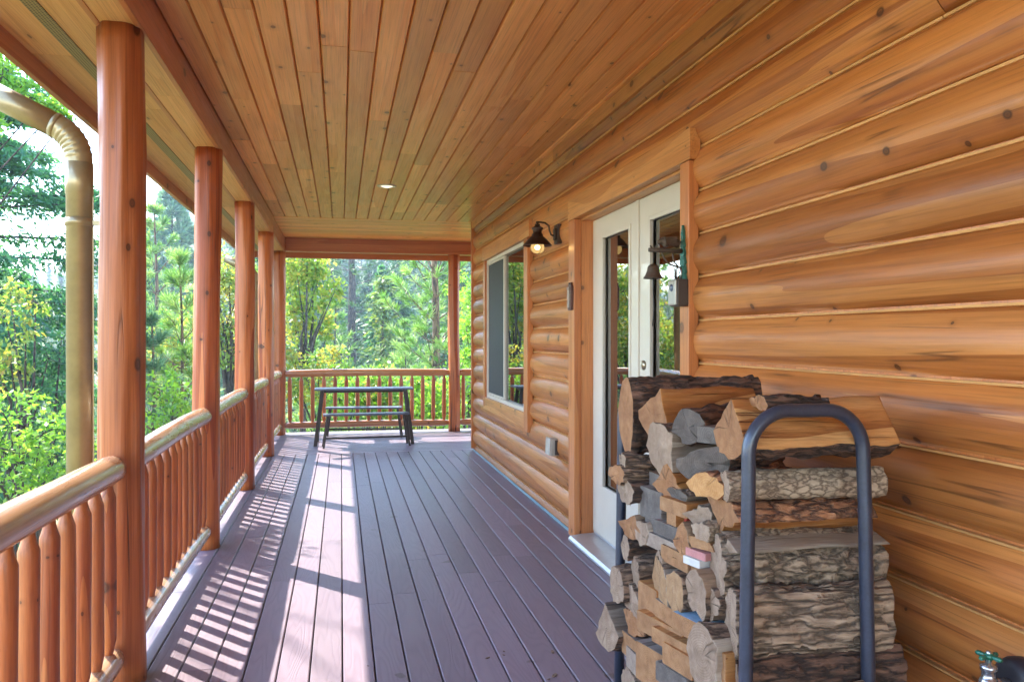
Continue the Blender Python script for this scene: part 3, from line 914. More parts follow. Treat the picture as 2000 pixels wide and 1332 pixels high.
mb = MB(); mb.lathe([(0, .0), (.014, -.004), (.02, -.018), (.012, -.03), (0, -.034)], n=12); mb.build('bulb', M['bulb'], lamp)

# recessed ceiling light
dl = thing('recessed_light', 'round cream recessed light set in the board ceiling', 'ceiling light', (.445, 8.15, ZC))
mb = MB(); mb.lathe([(.062, .02), (.062, -.004), (.070, -.010), (.088, -.009), (.096, -.003), (.097, .001)], n=40); mb.build('trim_ring', M['door_white'], dl)
mb = MB(); mb.lathe([(.063, -.001), (.045, -.012), (.022, -.019), (0, -.021)], n=32); mb.build('lens', M['down_lens'], dl)

# weathered outlet cover
o = thing('outlet_cover', 'weathered pale outlet cover box low on the log wall', 'outlet cover', (1.665, 6.31, .585))
mb = MB(); mb.box(-.04, .03, -.075, .075, -.065, .068, 0, .5, .008); mb.prism([(-.046, .070), (-.052, -.06), (-.042, -.066), (-.036, .074)], 'Y', -.07, .07, 0, .7); mb.build('cover', M['weath'], o)
mb = MB(); mb.box(-.01, .04, -.09, -.076, -.055, .06, 0, .5, .003); mb.build('hinge_plate', M['lockdark'], o)

# carved plaque
o = thing('wall_plaque', 'small dark carved plaque hung on the door casing', 'wall plaque', (1.648, 5.73, 1.76))
mb = MB()
out = [(-.045, -.10), (-.030, -.104), (.030, -.104), (.045, -.10), (.050, -.02), (.054, .03), (.047, .07), (.030, .082), (.026, .098), (.012, .086), (-.012, .086), (-.026, .098), (-.032, .082), (-.047, .07), (-.054, .03), (-.050, -.02)]
mb.prism(out, 'X', -.017, -.0005); b = mb.build('board', M['plaque'], o)
mb = MB(); mb.prism([(u*.55, v*.72-.012) for u, v in out], 'X', -.027, -.0172); mb.lathe([(0, -.006), (.010, -.004), (.012, 0)], (-.0275, -.016, .055), 12, axis='X'); mb.lathe([(0, -.006), (.010, -.004), (.012, 0)], (-.0275, .018, .055), 12, axis='X')
mb.build('carving', M['plaque2'], o)

# ---------------------------------------------------------------- bear bell on the door casing
bell = thing('dinner_bell', 'cast iron bell hanging from a branch bracket with bear and green pine tree', 'bell', (1.648, 3.735, 1.75))
mb = MB()
tree = []
tiers = [(.010, .225), (.016, .19), (.010, .185), (.022, .15), (.014, .146), (.028, .11), (.018, .106), (.033, .066), (.022, .062), (.038, .02), (.026, .018), (.040, -.02)]
prof = [(0, .255)] + tiers + [(.012, -.022), (.012, -.05)]
poly = [(-w, z) for w, z in prof] + [(w*(.9), z) for w, z in reversed(prof[1:])]
V = [(-.001, u, z) for u, z in poly] + [(-.013 if abs(u) > .02 else -.018, u, z) for u, z in poly]
mb.prism(poly, 'X', -.014, -.001, 0, .5)
for w, z in tiers[::2]: mb.box(-.019, -.0142, -w*.5, w*.5, z-.02, z-.006, 0, rw.random(), .003)
mb.build('pine_tree', M['patina'], bell)
mb = MB()
mb.tube([(-.005, 0, .128), (-.06, 0, .127), (-.12, .0, .129), (-.185, 0, .130)], [.0125, .011, .012, .0105], 10)
mb.tube([(-.15, 0, .131), (-.152, -.006, .150)], [.006, .004], 6); mb.tube([(-.165, 0, .13), (-.175, .006, .152)], [.006, .004], 6)
mb.build('branch', M['cast'], bell)
mb = MB()
cp = []
for i in range(15):
    a = -.2 + i/14*3.6
    cp.append((-.095 + .045*math.cos(a+2.6)*(1-i/40), 0, .095 + .04*math.sin(a+2.6)*(1-i/40)))
mb.tube([(-.012, 0, .045), (-.04, 0, .05), (-.075, 0, .062), (-.10, 0, .082), (-.118, 0, .118), (-.112, 0, .142)], .0048, 8)
mb.tube([(-.03, 0, .05), (-.055, 0, .075), (-.062, 0, .118)], .0045, 8)
mb.tube([(-.012, 0, .058), (-.012, 0, -.03)], .005, 8); mb.tube([(-.05, 0, .045), (-.05, 0, -.01)], .004, 8)
mb.build('scroll', M['cast'], bell)
# bear standing on the branch
bmh = bpy.data.meshes.new('bear')
bv = [(-.098,0,.172), (-.075,0,.178), (-.052,0,.176), (-.034,0,.168), (-.118,0,.173), (-.132,0,.168), (-.142,0,.163),
      (-.104,-.009,.155), (-.104,-.009,.141), (-.094,.009,.155), (-.096,.009,.141), (-.044,-.009,.155), (-.040,-.009,.141), (-.036,.009,.155), (-.032,.009,.141)]
be = [(0,1), (1,2), (2,3), (0,4), (4,5), (5,6), (0,7), (7,8), (0,9), (9,10), (2,11), (11,12), (3,13), (13,14)]
br = [.025, .027, .026, .019, .018, .014, .008, .012, .009, .012, .009, .013, .009, .013, .009]
bmh.from_pydata(bv, be, [])
bo = bpy.data.objects.new('bear', bmh); COL.objects.link(bo); bo.parent = bell
bmh.materials.append(M['cast'])
sk = bo.modifiers.new('skin', 'SKIN')
for v, r in zip(bmh.skin_vertices[0].data, br): v.radius = (r, r)
bmh.skin_vertices[0].data[1].use_root = True
sd = bo.modifiers.new('subd', 'SUBSURF'); sd.levels = sd.render_levels = 2
mb = MB(); mb.tube([(-.163, 0, .122), (-.163, 0, .062)], .0015, 6)
mb.lathe([(0, .064), (.008, .062), (.022, .055), (.027, .045), (.031, .025), (.038, .008), (.047, -.004), (.048, -.009), (.043, -.008), (.030, .010), (.02, .045), (0, .05)], (-.163, 0, 0), 28)
mb.build('bell_body', M['cast'], bell)
mb = MB(); mb.tube([(-.163, 0, .02), (-.163, .001, -.06), (-.158, .0, -.16), (-.166, 0, -.24)], .0022, 6); mb.lathe([(0, .005), (.007, 0), (.007, -.01), (0, -.015)], (-.163, 0, -.002), 10)
mb.build('clapper_cord', M['rubber'], bell)

# key lock box hung below the bell bracket
o = thing('key_lock_box', 'dark key lock box with pale grey face hung on the door casing', 'lock box', (1.647, 3.735, 1.675))
mb = MB(); mb.box(-.057, -.0005, -.052, .052, -.068, .064, 0, .5, .006); mb.build('body', M['lockdark'], o)
mb = MB(); mb.box(-.066, -.0575, -.046, .046, -.062, .058, 0, .5, .005); mb.build('face_plate', M['lockgrey'], o)
mb = MB(); mb.lathe([(0, -.006), (.015, -.005), (.019, 0)], (-.0665, .0, .022), 20, axis='X'); mb.build('dial', M['table'], o)
mb = MB(); mb.tube([(-.03, -.028, .06), (-.03, -.028, .105), (-.03, -.014, .122), (-.03, .014, .122), (-.03, .028, .105), (-.03, .028, .06)], .0045, 8); mb.build('shackle', M['chrome'], o)

# ---------------------------------------------------------------- garden tap
SX, SY, SZ = 1.57, 1.73, .60
tap = thing('garden_tap', 'outdoor tap with green cross handle low on the wall', 'tap', (SX, SY, SZ))
mb = MB(); mb.lathe([(0, .118), (.055, .118), (.064, .108), (.066, .085), (.060, .066), (.045, .060), (.02, .058), (0, .058)], (0, 0, -.012), 28, axis='X'); mb.build('flange', M['rubber'], tap)
mb = MB()
mb.tube([(.062, 0, -.012), (.03, 0, -.012), (.0, 0, -.012)], [.017, .019, .021], 14)
mb.lathe([(0, -.04), (.019, -.038), (.023, -.02), (.023, .0), (.019, .010), (.0165, .012), (.0165, .03), (.020, .031), (.020, .042), (.009, .045), (.007, .062), (0, .062)], (0, 0, 0), 16)
mb.tube([(0, 0, -.012), (-.022, -.004, -.018), (-.040, -.008, -.034), (-.046, -.010, -.058)], [.014, .014, .0145, .015], 12)
mb.tube([(-.0455, -.010, -.052), (-.0465, -.010, -.075)], [.019, .019], 12)
mb.build('body', M['chrome'], tap)
mb = MB()
for a in (0.25, 0.25+math.pi/2):
    c, s = math.cos(a), math.sin(a)
    mb.tube([(c*u, s*u, .064) for u in (-.034, -.030, -.022, -.012, 0, .012, .022, .030, .034)], [.0035, .0062, .0068, .0048, .0055, .0048, .0068, .0062, .0035], 10)
mb.lathe([(0, .072), (.011, .071), (.012, .058), (0, .057)], n=12)
mb.build('handle', M['greenpaint'], tap)
mb = MB(); mb.lathe([(0, .079), (.004, .078), (.0065, .073), (.0065, .0715)], n=10); mb.build('screw', M['chrome'], tap)
# ---------------------------------------------------------------- picnic table and two benches
c0 = on_z(613.8, 760, .765); c1 = on_z(807.5, 757.8, .765)
tv = (c1 - c0); tl = Vector((tv.x, tv.y, 0)).length; ta = math.atan2(tv.y, tv.x)
tn = Vector((-math.sin(ta), math.cos(ta), 0))
tc = (c0 + c1)/2 + tn*.19
tbl = thing('picnic_table', 'narrow dark grey picnic table with splayed legs before the end railing', 'table', (tc.x, tc.y, 0), ta)
hl = tl/2
mb = MB(); mb.box(-hl, hl, -.19, .19, .742, .768, 0, .5, .004); mb.build('tabletop', M['table'], tbl)
def leg(mbx, p0, p1, w, t):
    p0, p1 = Vector(p0), Vector(p1); d = (p1-p0)
    a = Vector((1,0,0)); b = Vector((0,1,0))
    V = []
    for p in (p0, p1):
        for su, sv in ((-1,-1), (1,-1), (1,1), (-1,1)): V.append(p + a*su*w/2 + b*sv*t/2)
    mbx.add(V, [(0,3,2,1), (4,5,6,7), (0,1,5,4), (1,2,6,5), (2,3,7,6), (3,0,4,7)])
for sx in (-1, 1):
    for sy in (-1, 1):
        m_ = MB(); leg(m_, (sx*(hl-.10), sy*.12, .742), (sx*(hl-.015), sy*.25, .001), .045, .045)
        m_.build('leg', M['table_leg'], tbl)
mb = MB()
for sx in (-1, 1): mb.box(sx*(hl-.10)-.02, sx*(hl-.10)+.02, -.13, .13, .70, .741)
mb.box(-hl+.10, hl-.10, -.015, .015, .70, .735); mb.build('underframe', M['table_leg'], tbl)
def bench(label, p0, p1, z):
    a0 = on_z(p0[0], p0[1], z); a1 = on_z(p1[0], p1[1], z)
    v = a1 - a0; L = Vector((v.x, v.y, 0)).length; an = math.atan2(v.y, v.x)
    nn = Vector((-math.sin(an), math.cos(an), 0)); c = (a0+a1)/2 + nn*.11
    t = thing('bench', label, 'bench', (c.x, c.y, 0), an, 'benches tucked under the picnic table')
    h = L/2
    mb = MB(); mb.box(-h, h, -.11, .11, z-.024, z, 0, .5, .004); mb.build('seat', M['table'], t)
    for sx in (-1, 1):
        m_ = MB()
        for sy in (-1, 1): leg(m_, (sx*(h-.06), sy*.07, z-.024), (sx*(h-.0), sy*.12, .001), .026, .026)
        m_.build('leg_frame', M['table_leg'], t)
    mb = MB(); mb.box(-h+.02, h-.02, -.012, .012, .105, .13); mb.build('stretcher', M['table_leg'], t)
    return t
bench('front dark bench tucked under the picnic table nearer the camera', (632, 810), (800, 806), .445)
bench('rear dark bench tucked under the picnic table by the railing', (635, 796), (784, 795), .445)
# ---------------------------------------------------------------- firewood rack
RX0, RX1, RY0, RY1 = 1.066, 1.410, 2.00, 3.00
rack = thing('firewood_rack', 'black tubular steel firewood rack with rounded end frames', 'firewood rack', ((RX0+RX1)/2, (RY0+RY1)/2, 0))
def uframe(y, ztop=1.255, rad=.019):
    w = (RX1-RX0)/2; rc = .115
    pts = [(-w-.012, y, .06), (-w-.010, y, .4), (-w, y, ztop-rc-.1), (-w, y, ztop-rc)]
    for i in range(1, 10):
        a = math.pi - i/10*math.pi/2
        pts.append((-w+rc + rc*math.cos(a), y, ztop-rc + rc*math.sin(a)))
    pts += [(-w+rc, y, ztop), (w-rc, y, ztop)]
    for i in range(1, 10):
        a = math.pi/2 - i/10*math.pi/2
        pts.append((w-rc + rc*math.cos(a), y, ztop-rc + rc*math.sin(a)))
    pts += [(w, y, ztop-rc), (w+.006, y, ztop-rc-.15), (w+.02, y, .4), (w+.026, y, .06)]
    return MB().tube(pts, rad, 18)
for y in (-(RY1-RY0)/2, (RY1-RY0)/2):
    uframe(y).build('end_frame', M['black_tube'], rack)
mb = MB()
for sx in (-1, 1):
    x = sx*(RX1-RX0)/2
    mb.tube([(x, -(RY1-RY0)/2, .09), (x, (RY1-RY0)/2, .09)], .016, 12)
mb.build('base_bar', M['black_tube'], rack)
mb = MB()
for y in (-(RY1-RY0)/2, (RY1-RY0)/2): mb.tube([(-.26, y, .04), (.24, y, .04)], .017, 12); mb.tube([(-.24, y, .04), (-.24, y, .0)], .017, 12); mb.tube([(.22, y, .04), (.22, y, .0)], .017, 12)
mb.build('foot_bar', M['black_tube'], rack)

# ---------------------------------------------------------------- firewood
E_ = dict(
 fresh=endmat('end_fresh', (0.317,0.179,0.085), (0.185,0.087,0.036), (0.422,0.262,0.138), .45),
 white=endmat('end_pale', (0.273,0.182,0.124), (0.150,0.091,0.058), (0.405,0.293,0.209), .45),
 grey=endmat('end_grey', (0.092,0.070,0.058), (0.044,0.032,0.028), (0.158,0.122,0.098), .8),
 tan=endmat('end_tan', (0.282,0.125,0.049), (0.150,0.057,0.020), (0.387,0.201,0.095), .5),
 bright=endmat('end_bright', (0.440,0.220,0.078), (0.299,0.129,0.040), (0.528,0.304,0.131), .35))
B_ = dict(
 dark=barkmat('bark_dark', (0.121,0.061,0.039), (0.042,0.023,0.017), (0.271,0.139,0.087), (7,34,34), 1.0),
 brown=barkmat('bark_brown', (0.213,0.127,0.082), (0.086,0.051,0.035), (0.357,0.230,0.153), (12,38,38), .9),
 grey=barkmat('bark_grey', (0.314,0.224,0.153), (0.121,0.085,0.059), (0.513,0.374,0.266), (13,30,30), .9),
 smooth=barkmat('bark_smooth', (0.385,0.284,0.195), (0.213,0.145,0.097), (0.528,0.405,0.292), (30,55,55), .35),
 red=barkmat('bark_red', (0.428,0.176,0.077), (0.143,0.061,0.033), (0.627,0.303,0.153), (14,26,26), 1.1),
 ridged=barkmat('bark_ridged', (0.357,0.248,0.169), (0.128,0.085,0.056), (0.542,0.393,0.277), (5,34,34), 1.0))
S_ = dict(
 orange=wood('split_orange', (.44,.185,.055), (.22,.07,.018), (.56,.29,.11), 'X', rough=.75, cross=14, along=1.5, contour=6, grain=.85, blotch=.55, vary=.25, bump=1.0, cracks=.7, spec=.25),
 grey=wood('split_grey', (.20,.155,.125), (.10,.072,.056), (.29,.24,.20), 'X', rough=.8, cross=18, along=1.5, contour=6, grain=.85, blotch=.55, vary=.25, bump=1.0, cracks=.7, spec=.25),
 brown=wood('split_brown', (.25,.15,.095), (.12,.065,.04), (.36,.24,.16), 'X', rough=.8, cross=18, along=1.5, contour=6, grain=.85, blotch=.55, vary=.25, bump=1.0, cracks=.7, spec=.25),
 red=wood('split_red', (.33,.12,.045), (.18,.055,.02), (.44,.19,.08), 'X', rough=.75, cross=18, along=1.5, contour=6, grain=.85, blotch=.55, vary=.25, bump=1.0, cracks=.7, spec=.25),
 pale=wood('split_pale', (.30,.225,.165), (.17,.115,.08), (.42,.34,.27), 'X', rough=.8, cross=18, along=1.5, contour=6, grain=.85, blotch=.55, vary=.2, bump=1.0, cracks=.7, spec=.25))
P_ = dict(
 grey=wood('lumber_grey', (.19,.15,.13), (.09,.07,.06), (.28,.235,.21), 'X', rough=.75, cross=22, along=1.4, contour=7, grain=.85, blotch=.35, vary=.3, bump=.35),
 orange=wood('lumber_orange', (.40,.155,.04), (.23,.075,.017), (.50,.235,.075), 'X', rough=.7, cross=22, along=1.4, contour=7, grain=.85, blotch=.3, vary=.25, bump=.25),
 brown=wood('lumber_brown', (.24,.115,.052), (.12,.052,.024), (.33,.18,.09), 'X', rough=.7, cross=22, along=1.4, contour=7, grain=.85, blotch=.35, vary=.25, bump=.3),
 red=plain('paint_red', (.42,.05,.035), .6, 0, 40, .25, .1), pink=plain('paint_pink', (.46,.19,.18), .7, 0, 40, .25, .1),
 blue=plain('paint_blue', (.22,.36,.50), .65, 0, 40, .25, .1), white=plain('paint_white', (.55,.52,.50), .7, 0, 40, .2, .1))

E_['tan_sawn'] = endmat('sawn_tan', (.31,.150,.062), (.17,.075,.03), (.42,.235,.115), 0.0)
E_['grey_sawn'] = endmat('sawn_grey', (.115,.092,.080), (.06,.047,.04), (.19,.16,.14), 0.0)
E_['white_sawn'] = endmat('sawn_pale', (.29,.215,.165), (.17,.115,.085), (.42,.34,.28), 0.0)
def section(shape, rs):
    """outline in unit box (y to the far side, z up) -> list of (y, z, is_bark)"""
    pts = []
    n = 22
    off = rs.uniform(0, 50)
    def rn(a, amp): return 1 + amp*noise.noise((math.cos(a)*1.2+off, math.sin(a)*1.2, off)) + amp*.5*noise.noise((math.cos(a)*3+off, math.sin(a)*3, off))
    if shape == 'round':
        for k in range(n):
            a = 2*math.pi*k/n; r = .5*rn(a, .24)
            pts.append((r*math.cos(a), r*math.sin(a), True))
    elif shape.startswith('half'):
        ori = math.radians(float(shape[4:] or 0))
        raw = []
        for k in range(15):
            a = math.pi*k/14; r = .5*rn(a, .14); raw.append((r*math.cos(a), r*math.sin(a)-.2, True))
        for k in range(1, 7):
            u = k/7; raw.append((-.5+u, -.2 + .05*noise.noise((u*4+off, 0, 0)), False))
        c, s = math.cos(ori), math.sin(ori)
        pts = [(y*c-z*s, y*s+z*c, b) for y, z, b in raw]
    elif shape.startswith('wedge'):
        ori = math.radians(float(shape[5:] or 0))
        raw = []
        for k in range(9):
            a = math.pi*(.25 + .5*k/8); r = .9*rn(a, .08); raw.append((r*math.cos(a), r*math.sin(a)-.5, True))
        for k in range(1, 6):
            u = k/5; raw.append((-.62*(1-u) + .05*noise.noise((u*3, off, 0)), .14*(1-u)-.5*u + .04*noise.noise((u*3+off, 2, 0)), False))
        for k in range(1, 5):
            u = k/5; raw.append((.62*u + .05*noise.noise((u*3, off, 7)), -.5+.64*u + .04*noise.noise((u*3, 4, off)), False))
        c, s = math.cos(ori), math.sin(ori)
        pts = [(y*c-z*s, y*s+z*c, b) for y, z, b in raw]
    elif shape == 'board':
        e = .46
        for (y, z) in ((-e,-.5), (-.5,-e), (-.5,-.15), (-.5,.15), (-.5,e), (-e,.5), (-.15,.5), (.15,.5), (e,.5), (.5,e), (.5,.15), (.5,-.15), (.5,-e), (e,-.5), (.15,-.5), (-.15,-.5)):
            pts.append((y, z, False))
        pts.reverse()
    elif shape == 'sliver':
        for k in range(n):
            a = 2*math.pi*k/n
            r = .5*rn(a, .3); y = r*math.cos(a); z = r*math.sin(a)
            pts.append((y + .30*z*abs(z), z, k > 10))
    else:   # irr
        m = 8
        cor = []
        for k in range(m):
            a = 2*math.pi*(k + rs.uniform(-.25, .25))/m; r = rs.uniform(.36, .64); cor.append((r*math.cos(a), r*math.sin(a)))
        for k in range(m):
            (y0, z0), (y1, z1) = cor[k], cor[(k+1) % m]
            for u in (0, .33, .66): pts.append((y0+(y1-y0)*u, z0+(z1-z0)*u, k < 3))
    ys = [p[0] for p in pts]; zs = [p[1] for p in pts]
    ym, zm = (max(ys)+min(ys))/2, (max(zs)+min(zs))/2; sy, sz = max(ys)-min(ys), max(zs)-min(zs)
    return [((y-ym)/sy, (z-zm)/sz, b) for y, z, b in pts]

LOGN = 0
def log(px, py, w, h, shape, end, bark, side, label, Xe=1.10, L=.40, rot=0.0, tilt=0.0, seg=14, rough=1.0, bend=0.0, roll=0.0):
    """one piece of wood whose sawn end is centred where the photograph shows it"""
    global LOGN
    LOGN += 1
    rs = random.Random(LOGN*17+3)
    a = math.radians(rot)
    Xe -= .055
    P = on_x(px, py, Xe)
    if px > 1390 and seg >= 20: P = on_x(px, py, Xe + .055)
    D = (P - Vector((0, 0, CAM_H))).dot(_fw)
    w *= 1.14; h *= 1.08
    hm = h*D/FPX
    t = Vector((-math.sin(a), math.cos(a), 0))
    def sx(Q):
        q = Q - Vector((0, 0, CAM_H)); return FPX*q.dot(_rt)/q.dot(_fw)
    wm = w/(abs(sx(P+t*.01)-sx(P))/.01)
    wm = min(wm, .28, 2*(P.y - RY0 - .035)) if px > 1390 else min(wm, .28)
    sec = section(shape, rs)
    if roll:
        c, s = math.cos(math.radians(roll)), math.sin(math.radians(roll))
        sec = [(y*c-z*s, y*s+z*c, b) for y, z, b in sec]
    n = len(sec)
    lum = shape == 'board'
    V, F, MI, SMO = [], [], [], []
    off = rs.uniform(0, 100)
    xs = [0, .004] + [.004 + (L-.008)*i/seg for i in range(1, seg)] + [L-.004, L]
    for i, x in enumerate(xs):
        e = .985 if i in (0, len(xs)-1) else 1.0
        sw = 1 + (0 if lum else .06*noise.noise((off, x*5, 1)))
        by = bend*math.sin(math.pi*x/L) + (0 if lum else .006*noise.noise((off, x*6, 5)))
        for k, (y, z, b) in enumerate(sec):
            amp = (.0 if lum else (.011 if b else .0025))*rough
            ang = math.atan2(z, y)
            if not lum and not b:
                d0 = .010*rough*(noise.noise((x*2.2+off, y*5, z*5)) + .7*noise.noise((x*5+off, y*16, z*16)) + .45*noise.noise((x*9, y*34+off, z*34)))
            else: d0 = 0
            d = d0 + amp*(noise.noise((x*9+off, math.cos(ang)*2.4, math.sin(ang)*2.4)) + .8*noise.noise((x*24, math.cos(ang)*6+off, math.sin(ang)*6)) + .5*noise.noise((x*60, math.cos(ang)*13+off, math.sin(ang)*13)))
            ln = math.hypot(y*wm, z*hm) + 1e-6
            f = (1 + d/ln)*e*sw
            xe = x
            if i <= 1: xe = x + (.0 if lum else .0015*noise.noise((y*3+off, z*3, 0)) + y*wm*.12*math.sin(off))
            V.append((xe, y*wm*f, z*hm*f + by))
    for i in range(len(xs)-1):
        for k in range(n):
            k2 = (k+1) % n
            F.append((i*n+k, i*n+k2, (i+1)*n+k2, (i+1)*n+k))
            MI.append(1 if (sec[k][2] and sec[k2][2]) else 2); SMO.append(not lum)
    for base, flip in ((0, True), ((len(xs)-1)*n, False)):
        # end cap: two inner rings and a centre
        rings = [[base+k for k in range(n)]]
        for s in (.66, .33):
            ring = []
            for k in range(n):
                v = V[base+k]; ring.append(len(V))
                V.append((v[0] + (.0 if lum else .0006*noise.noise((v[1]*40+off, v[2]*40, s))), v[1]*s, v[2]*s))
            rings.append(ring)
        c0 = len(V); V.append((V[base][0]*.3 + (0 if flip else L*.7), 0, 0)) if False else V.append(((0.0 if flip else L), 0, 0))
        for r0, r1 in zip(rings[:-1], rings[1:]):
            for k in range(n):
                k2 = (k+1) % n
                f = (r0[k], r0[k2], r1[k2], r1[k]); F.append(tuple(reversed(f)) if flip else f); MI.append(0); SMO.append(False)
        for k in range(n):
            f = (rings[-1][k], rings[-1][(k+1) % n], c0); F.append(tuple(reversed(f)) if flip else f); MI.append(0); SMO.append(False)
    mb = MB(); mb.V = V; mb.F = F; mb.MI = MI; mb.SM = SMO; mb.VAR = [rs.random()]*len(F)
    em = (E_.get(end + '_sawn') if lum else None) or E_.get(end) or P_[end[2:]]
    if lum: mats = [em, P_[side], P_[side]]
    else: mats = [em, B_[bark], S_[side]]
    o = mb.build('firewood_block' if lum else 'firewood_log', mats, None, P)
    o.rotation_euler = (0, -math.radians(tilt), a)
    return tag(o, label, 'lumber offcut' if lum else 'firewood log', 'lumber offcuts stacked on the rack' if lum else 'split firewood stacked on the rack')

# top of the stack
log(1222, 812, 22, 142, 'round', 'tan', 'dark', 'red', 'big dark ridged half log lying across the top rear of the stack', Xe=1.10, L=.53, seg=34, rough=1.6, roll=8)
log(1276, 812, 60, 96, 'wedge200', 'tan', 'brown', 'orange', 'orange split log with smooth upper face just before the dark top log', Xe=1.13, L=.44, rot=16, seg=20)
log(1345, 835, 64, 70, 'round', 'grey', 'dark', 'brown', 'round weathered grey log end high between two orange split logs', Xe=1.14, L=.36, rot=30)
log(1384, 850, 40, 30, 'board', 'grey', None, 'grey', 'short grey block wedged below the big front orange log end', Xe=1.16, L=.2, rot=28)
log(1424, 836, 62, 112, 'wedge185', 'tan', 'dark', 'orange', 'largest orange split log lying on top behind the front frame', Xe=1.09, L=.455, seg=34, rough=1.3, rot=-4)
log(1480, 790, 30, 26, 'half20', 'tan', 'dark', 'red', 'strip of dark bark curling along the top behind the front frame', Xe=1.20, L=.20, seg=14, rough=1.5)
log(1288, 877, 54, 92, 'irr', 'white', 'brown', 'pale', 'pale whitish split end below the orange split log', Xe=1.10, L=.40, rot=14)
log(1370, 902, 96, 80, 'half160', 'grey', 'dark', 'grey', 'wide dark grey log end with radial cracks in the upper stack', Xe=1.12, L=.36, rot=34, seg=16)
# left ends at the far side
log(1215, 901, 16, 26, 'round', 'white', 'brown', 'brown', 'thin rough barked branch, topmost of three at the far edge', Xe=1.04, L=.42, seg=18)
log(1204, 927, 22, 34, 'round', 'tan', 'brown', 'brown', 'smooth brown branch, middle of three at the far edge', Xe=1.02, L=.42, seg=18)
log(1222, 961, 26, 48, 'round', 'white', 'dark', 'brown', 'pale ended dark log, lowest of three at the far edge', Xe=1.04, L=.42, seg=18)
log(1301, 937, 42, 60, 'wedge180', 'tan', 'red', 'orange', 'orange wedge split below the pale whitish end', Xe=1.10, L=.38, rot=12)
log(1278, 941, 18, 32, 'board', 'grey', None, 'brown', 'small brown offcut behind the orange wedge split', Xe=1.11, L=.3)
log(1378, 951, 62, 46, 'round', 'bright', 'red', 'orange', 'bright fresh cut round log end in the middle of the stack', Xe=1.10, L=.36, rot=24)
log(1414, 948, 22, 54, 'round', 'white', 'smooth', 'pale', 'long smooth grey log with white end below the big orange log', Xe=1.075, L=.49, seg=34, rough=.55, rot=-2)
log(1324, 972, 42, 34, 'wedge0', 'grey', 'brown', 'grey', 'grey triangular split below the bright round end', Xe=1.11, L=.36, rot=15)
log(1270, 985, 36, 56, 'board', 'grey', None, 'grey', 'weathered grey timber offcut standing upright in the stack', Xe=1.08, L=.38, rot=6)
log(1314, 990, 46, 26, 'board', 'tan', None, 'orange', 'orange offcut lying beside the upright grey timber', Xe=1.09, L=.36, rot=10)
log(1311, 1013, 16, 26, 'board', 'tan', None, 'orange', 'small orange square offcut beside the red painted block', Xe=1.09, L=.34, rot=6)
log(1330, 1011, 18, 18, 'board', 'P_red', None, 'red', 'red painted block end deep in the stack', Xe=1.12, L=.3, rot=8)
log(1362, 1008, 44, 36, 'irr', 'white', 'smooth', 'grey', 'grey greenish split slanting under the bright round end', Xe=1.12, L=.36, rot=20)
log(1413, 1010, 56, 66, 'wedge10', 'tan', 'red', 'orange', 'rough red barked pine log behind the front frame', Xe=1.09, L=.42, seg=34, rough=1.7, rot=-3)
log(1231, 1026, 40, 42, 'wedge195', 'tan', 'dark', 'brown', 'brown wedge split sticking out at the far edge above two round logs', Xe=1.05, L=.4, rot=8)
log(1253, 1042, 30, 48, 'irr', 'white', 'brown', 'pale', 'pale oval split end near the far edge of the stack', Xe=1.06, L=.4, rot=10)
log(1276, 1026, 30, 26, 'board', 'grey', None, 'grey', 'thin grey plank end beside the pale oval split', Xe=1.085, L=.38, rot=6)
log(1302, 1037, 48, 25, 'board', 'grey', None, 'grey', 'dark grey timber end above the light grey timber', Xe=1.08, L=.38, rot=8)
log(1286, 1061, 60, 26, 'board', 'white', None, 'grey', 'light grey timber offcut with sawn end in the middle of the stack', Xe=1.075, L=.38, rot=8)
log(1331, 1053, 30, 64, 'wedge185', 'tan', 'brown', 'brown', 'tall tan wedge split between timber offcuts', Xe=1.085, L=.38, rot=12)
log(1368, 1037, 34, 34, 'round', 'white', 'smooth', 'grey', 'small greenish grey round branch below the slanting grey split', Xe=1.10, L=.36, rot=18)
log(1367, 1061, 40, 20, 'board', 'tan', None, 'brown', 'slanting brown slat beneath the greenish grey branch', Xe=1.11, L=.34, rot=14, tilt=0, roll=-14)
log(1413, 1056, 56, 34, 'irr', 'white', 'smooth', 'pale', 'white grey split lying under the red barked pine log', Xe=1.085, L=.46, seg=20, rot=-2)
log(1221, 1071, 20, 48, 'round', 'white', 'dark', 'brown', 'dark barked round log below the brown wedge at the far edge', Xe=1.05, L=.4, rot=2)
log(1240, 1113, 18, 54, 'round', 'white', 'brown', 'brown', 'brown barked round log beside the outermost round log', Xe=1.065, L=.4, seg=18)
log(1204, 1143, 20, 66, 'round', 'white', 'brown', 'brown', 'outermost round log with bright oval end at the far edge', Xe=1.025, L=.42, seg=18)
log(1287, 1096, 16, 38, 'irr', 'white', 'brown', 'pale', 'small pale sliver end left of the brown timber', Xe=1.07, L=.36)
log(1316, 1090, 46, 30, 'board', 'tan', None, 'brown', 'brown timber offcut above the pale round log ends', Xe=1.08, L=.38, rot=6)
log(1358, 1082, 34, 14, 'board', 'P_pink', None, 'pink', 'pink painted slat end in the middle of the stack', Xe=1.10, L=.34, rot=14)
log(1350, 1097, 28, 14, 'board', 'P_white', None, 'white', 'white painted slat end just below the pink slat', Xe=1.09, L=.34, rot=14)
log(1350, 1110, 70, 16, 'board', 'tan', None, 'brown', 'flat brown board end under the white and pink slats', Xe=1.10, L=.36, rot=16)
log(1372, 1128, 40, 24, 'board', 'tan', None, 'orange', 'orange block end behind the tall white sliver', Xe=1.12, L=.34, rot=14)
log(1288, 1138, 34, 86, 'irr', 'fresh', 'brown', 'pale', 'tall pale split log beside the bright round end in the lower stack', Xe=1.065, L=.4, rot=4)
